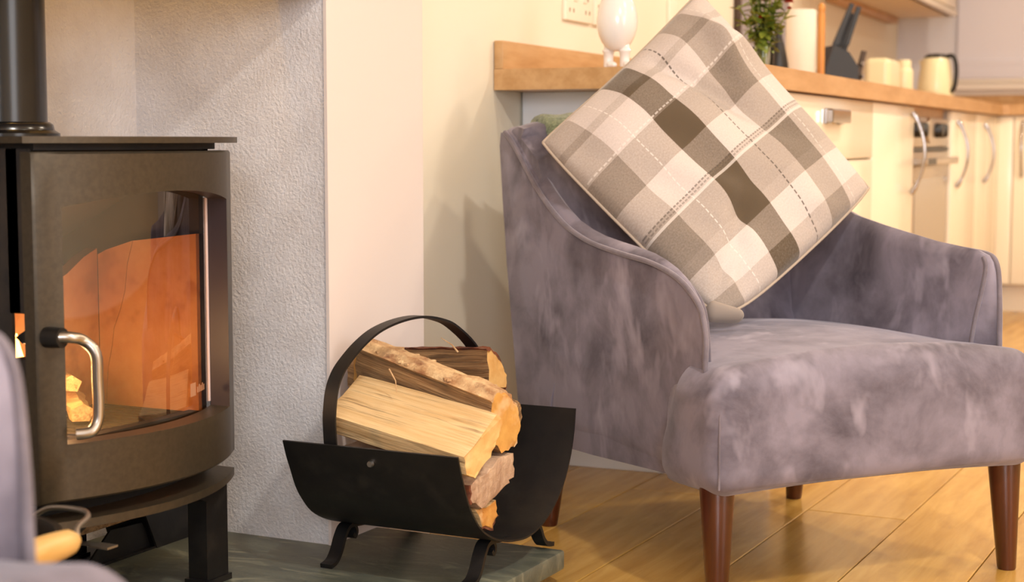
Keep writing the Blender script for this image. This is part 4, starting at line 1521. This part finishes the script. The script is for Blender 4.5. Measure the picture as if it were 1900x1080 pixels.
# pepper mill / dark bottle
bt = thing('dark_bottle', 'black tapering bottle standing behind the flowers', 'bottle', K(-0.30, 1.30, 0.915))
mesh_obj('bottle_body', lathe([(0.028, 0), (0.030, 0.004), (0.029, 0.06), (0.020, 0.105), (0.011, 0.135), (0.0095, 0.15)], 28), M['black_plastic'], bt, angle=40)
mesh_obj('cap', lathe([(0.0105, 0.15), (0.0105, 0.168), (0.008, 0.172), (0.0, 0.172)], 24), M['black_plastic'], bt, angle=40)
# kitchen roll and the turned pole
kr = thing('kitchen_roll', 'white kitchen roll standing beside the wooden pole', 'kitchen roll', K(-0.35, 1.78, 0.915))
mesh_obj('paper_roll', lathe([(0.018, 0.0), (0.045, 0.0), (0.047, 0.003), (0.047, 0.247), (0.044, 0.252), (0.018, 0.252)], 40), M['paper'], kr, angle=40)
mesh_obj('card_tube', lathe([(0.0165, 0.0), (0.0178, 0.0), (0.0178, 0.2525), (0.0165, 0.2525)], 24), M['plinth'], kr, angle=40)
pp = thing('wooden_pole_stand', 'slim turned wooden pole on a round foot, left of the knife block', 'stand', K(-0.2, 1.405, 0.915))
mesh_obj('foot', lathe([(0.0, 0), (0.045, 0), (0.046, 0.008), (0.040, 0.014), (0.0, 0.014)], 32), M['pine'], pp, angle=40)
mesh_obj('pole', lathe([(0.0095, 0.014), (0.0105, 0.03), (0.0105, 0.205), (0.008, 0.213), (0.0105, 0.22), (0.0095, 0.234), (0.004, 0.240), (0.0, 0.240)], 24), M['pine'], pp, angle=40)
# knife block
kb = thing('knife_block', 'black knife block with dark handled knives on the worktop', 'knife block', K(-0.25, 1.87, 0.915), KR + rad(28))
mesh_obj('block', prism([(-0.055, 0.0), (0.050, 0.0), (0.050, 0.075), (0.020, 0.120), (-0.030, 0.142), (-0.055, 0.065)], 'y', -0.055, 0.055), M['black_plastic'], kb, smooth=False)
for (hx_, hy_, l, tl) in ((-0.030, -0.034, 0.160, 0.40), (-0.006, 0.0, 0.130, 0.34), (0.012, -0.03, 0.145, 0.30), (0.016, 0.030, 0.125, 0.34)):
    b0 = Vector((hx_, hy_, 0.125))
    dd = Vector((math.sin(tl), 0, math.cos(tl)))
    kn = mesh_obj('knife', strap([tuple(b0), tuple(b0 + dd * 0.02)], 0.004, 0.012, (0, 1, 0)), M['black_iron'], kb, smooth=False)
    mesh_obj('knife_handle', strap([tuple(b0 + dd * 0.02), tuple(b0 + dd * 0.05), tuple(b0 + dd * (l - 0.02)), tuple(b0 + dd * l)], 0.012, 0.014, (0, 1, 0)), M['black_plastic'], kn, smooth=False)
sc_ = mesh_obj('sharpener', strap([(0.058, -0.02, 0.02), (0.064, -0.02, 0.07), (0.078, -0.02, 0.125)], 0.016, 0.014, (0, 1, 0)), M['dark_trim'], kb, smooth=False)
for zz in (0.045, 0.085):
    mesh_obj('rivet', tube([(0.066, -0.03, zz), (0.072, -0.034, zz)], 0.008, 10), M['chrome'], sc_)
# toaster
to = thing('toaster', 'pale cream toaster between the knife block and the kettle', 'toaster', K(-0.25, 2.62, 0.915), KR + rad(0))
mesh_obj('shell', rbox(-0.045, 0.045, -0.11, 0.11, 0.008, 0.135, 0.022, 4, 2), M['cream_enamel'], to, angle=60)
mesh_obj('slot', join(box(-0.024, -0.010, -0.08, 0.08, 0.132, 0.1362), box(0.010, 0.024, -0.08, 0.08, 0.132, 0.1362)), M['black_plastic'], to, smooth=False)
mesh_obj('lever', rbox(-0.012, 0.012, 0.108, 0.128, 0.085, 0.098, 0.004), M['black_plastic'], to)
mesh_obj('foot', join(*[box(a, a + 0.015, b_, b_ + 0.015, 0, 0.009) for a in (-0.04, 0.025) for b_ in (-0.1, 0.085)]), M['black_plastic'], to, smooth=False)
cn = thing('storage_jar', 'pale cream lidded jar just left of the kettle', 'jar', K(-0.25, 3.05, 0.915))
mesh_obj('jar_body', lathe([(0.0, 0.0), (0.033, 0.0), (0.035, 0.004), (0.035, 0.105), (0.032, 0.116), (0.024, 0.122), (0.0, 0.122)], 32), M['cream_enamel'], cn, angle=50)
mesh_obj('lid', lathe([(0.0265, 0.118), (0.027, 0.146), (0.024, 0.151), (0.0, 0.152)], 32), M['cream_enamel'], cn, angle=50)
# kettle
kt = thing('kettle', 'cream electric kettle with black lid and handle on the worktop', 'kettle', K(-0.2, 3.5, 0.915), KR + rad(-20))
mesh_obj('base', lathe([(0.0, 0), (0.068, 0), (0.068, 0.012), (0.0, 0.012)], 36), M['black_plastic'], kt, angle=40)
mesh_obj('kettle_body', lathe([(0.0, 0.013), (0.070, 0.013), (0.073, 0.02), (0.070, 0.08), (0.060, 0.150), (0.054, 0.172), (0.050, 0.178), (0.0, 0.179)], 40), M['cream_enamel'], kt, angle=50)
mesh_obj('lid', lathe([(0.048, 0.178), (0.046, 0.186), (0.034, 0.194), (0.0, 0.198)], 36), M['black_plastic'], kt, angle=60)
mesh_obj('spout', loft([[(-0.048, -0.02, 0.165), (-0.048, 0.02, 0.165), (-0.062, 0.0, 0.118)], [(-0.072, -0.010, 0.172), (-0.072, 0.010, 0.172), (-0.066, 0.0, 0.150)]]), M['cream_enamel'], kt)
mesh_obj('handle', tube(spline([(0.046, 0, 0.183), (0.072, 0, 0.185), (0.088, 0, 0.16), (0.092, 0, 0.11), (0.084, 0, 0.055), (0.066, 0, 0.04)], 5), 0.009, 12), M['black_plastic'], kt, angle=80)
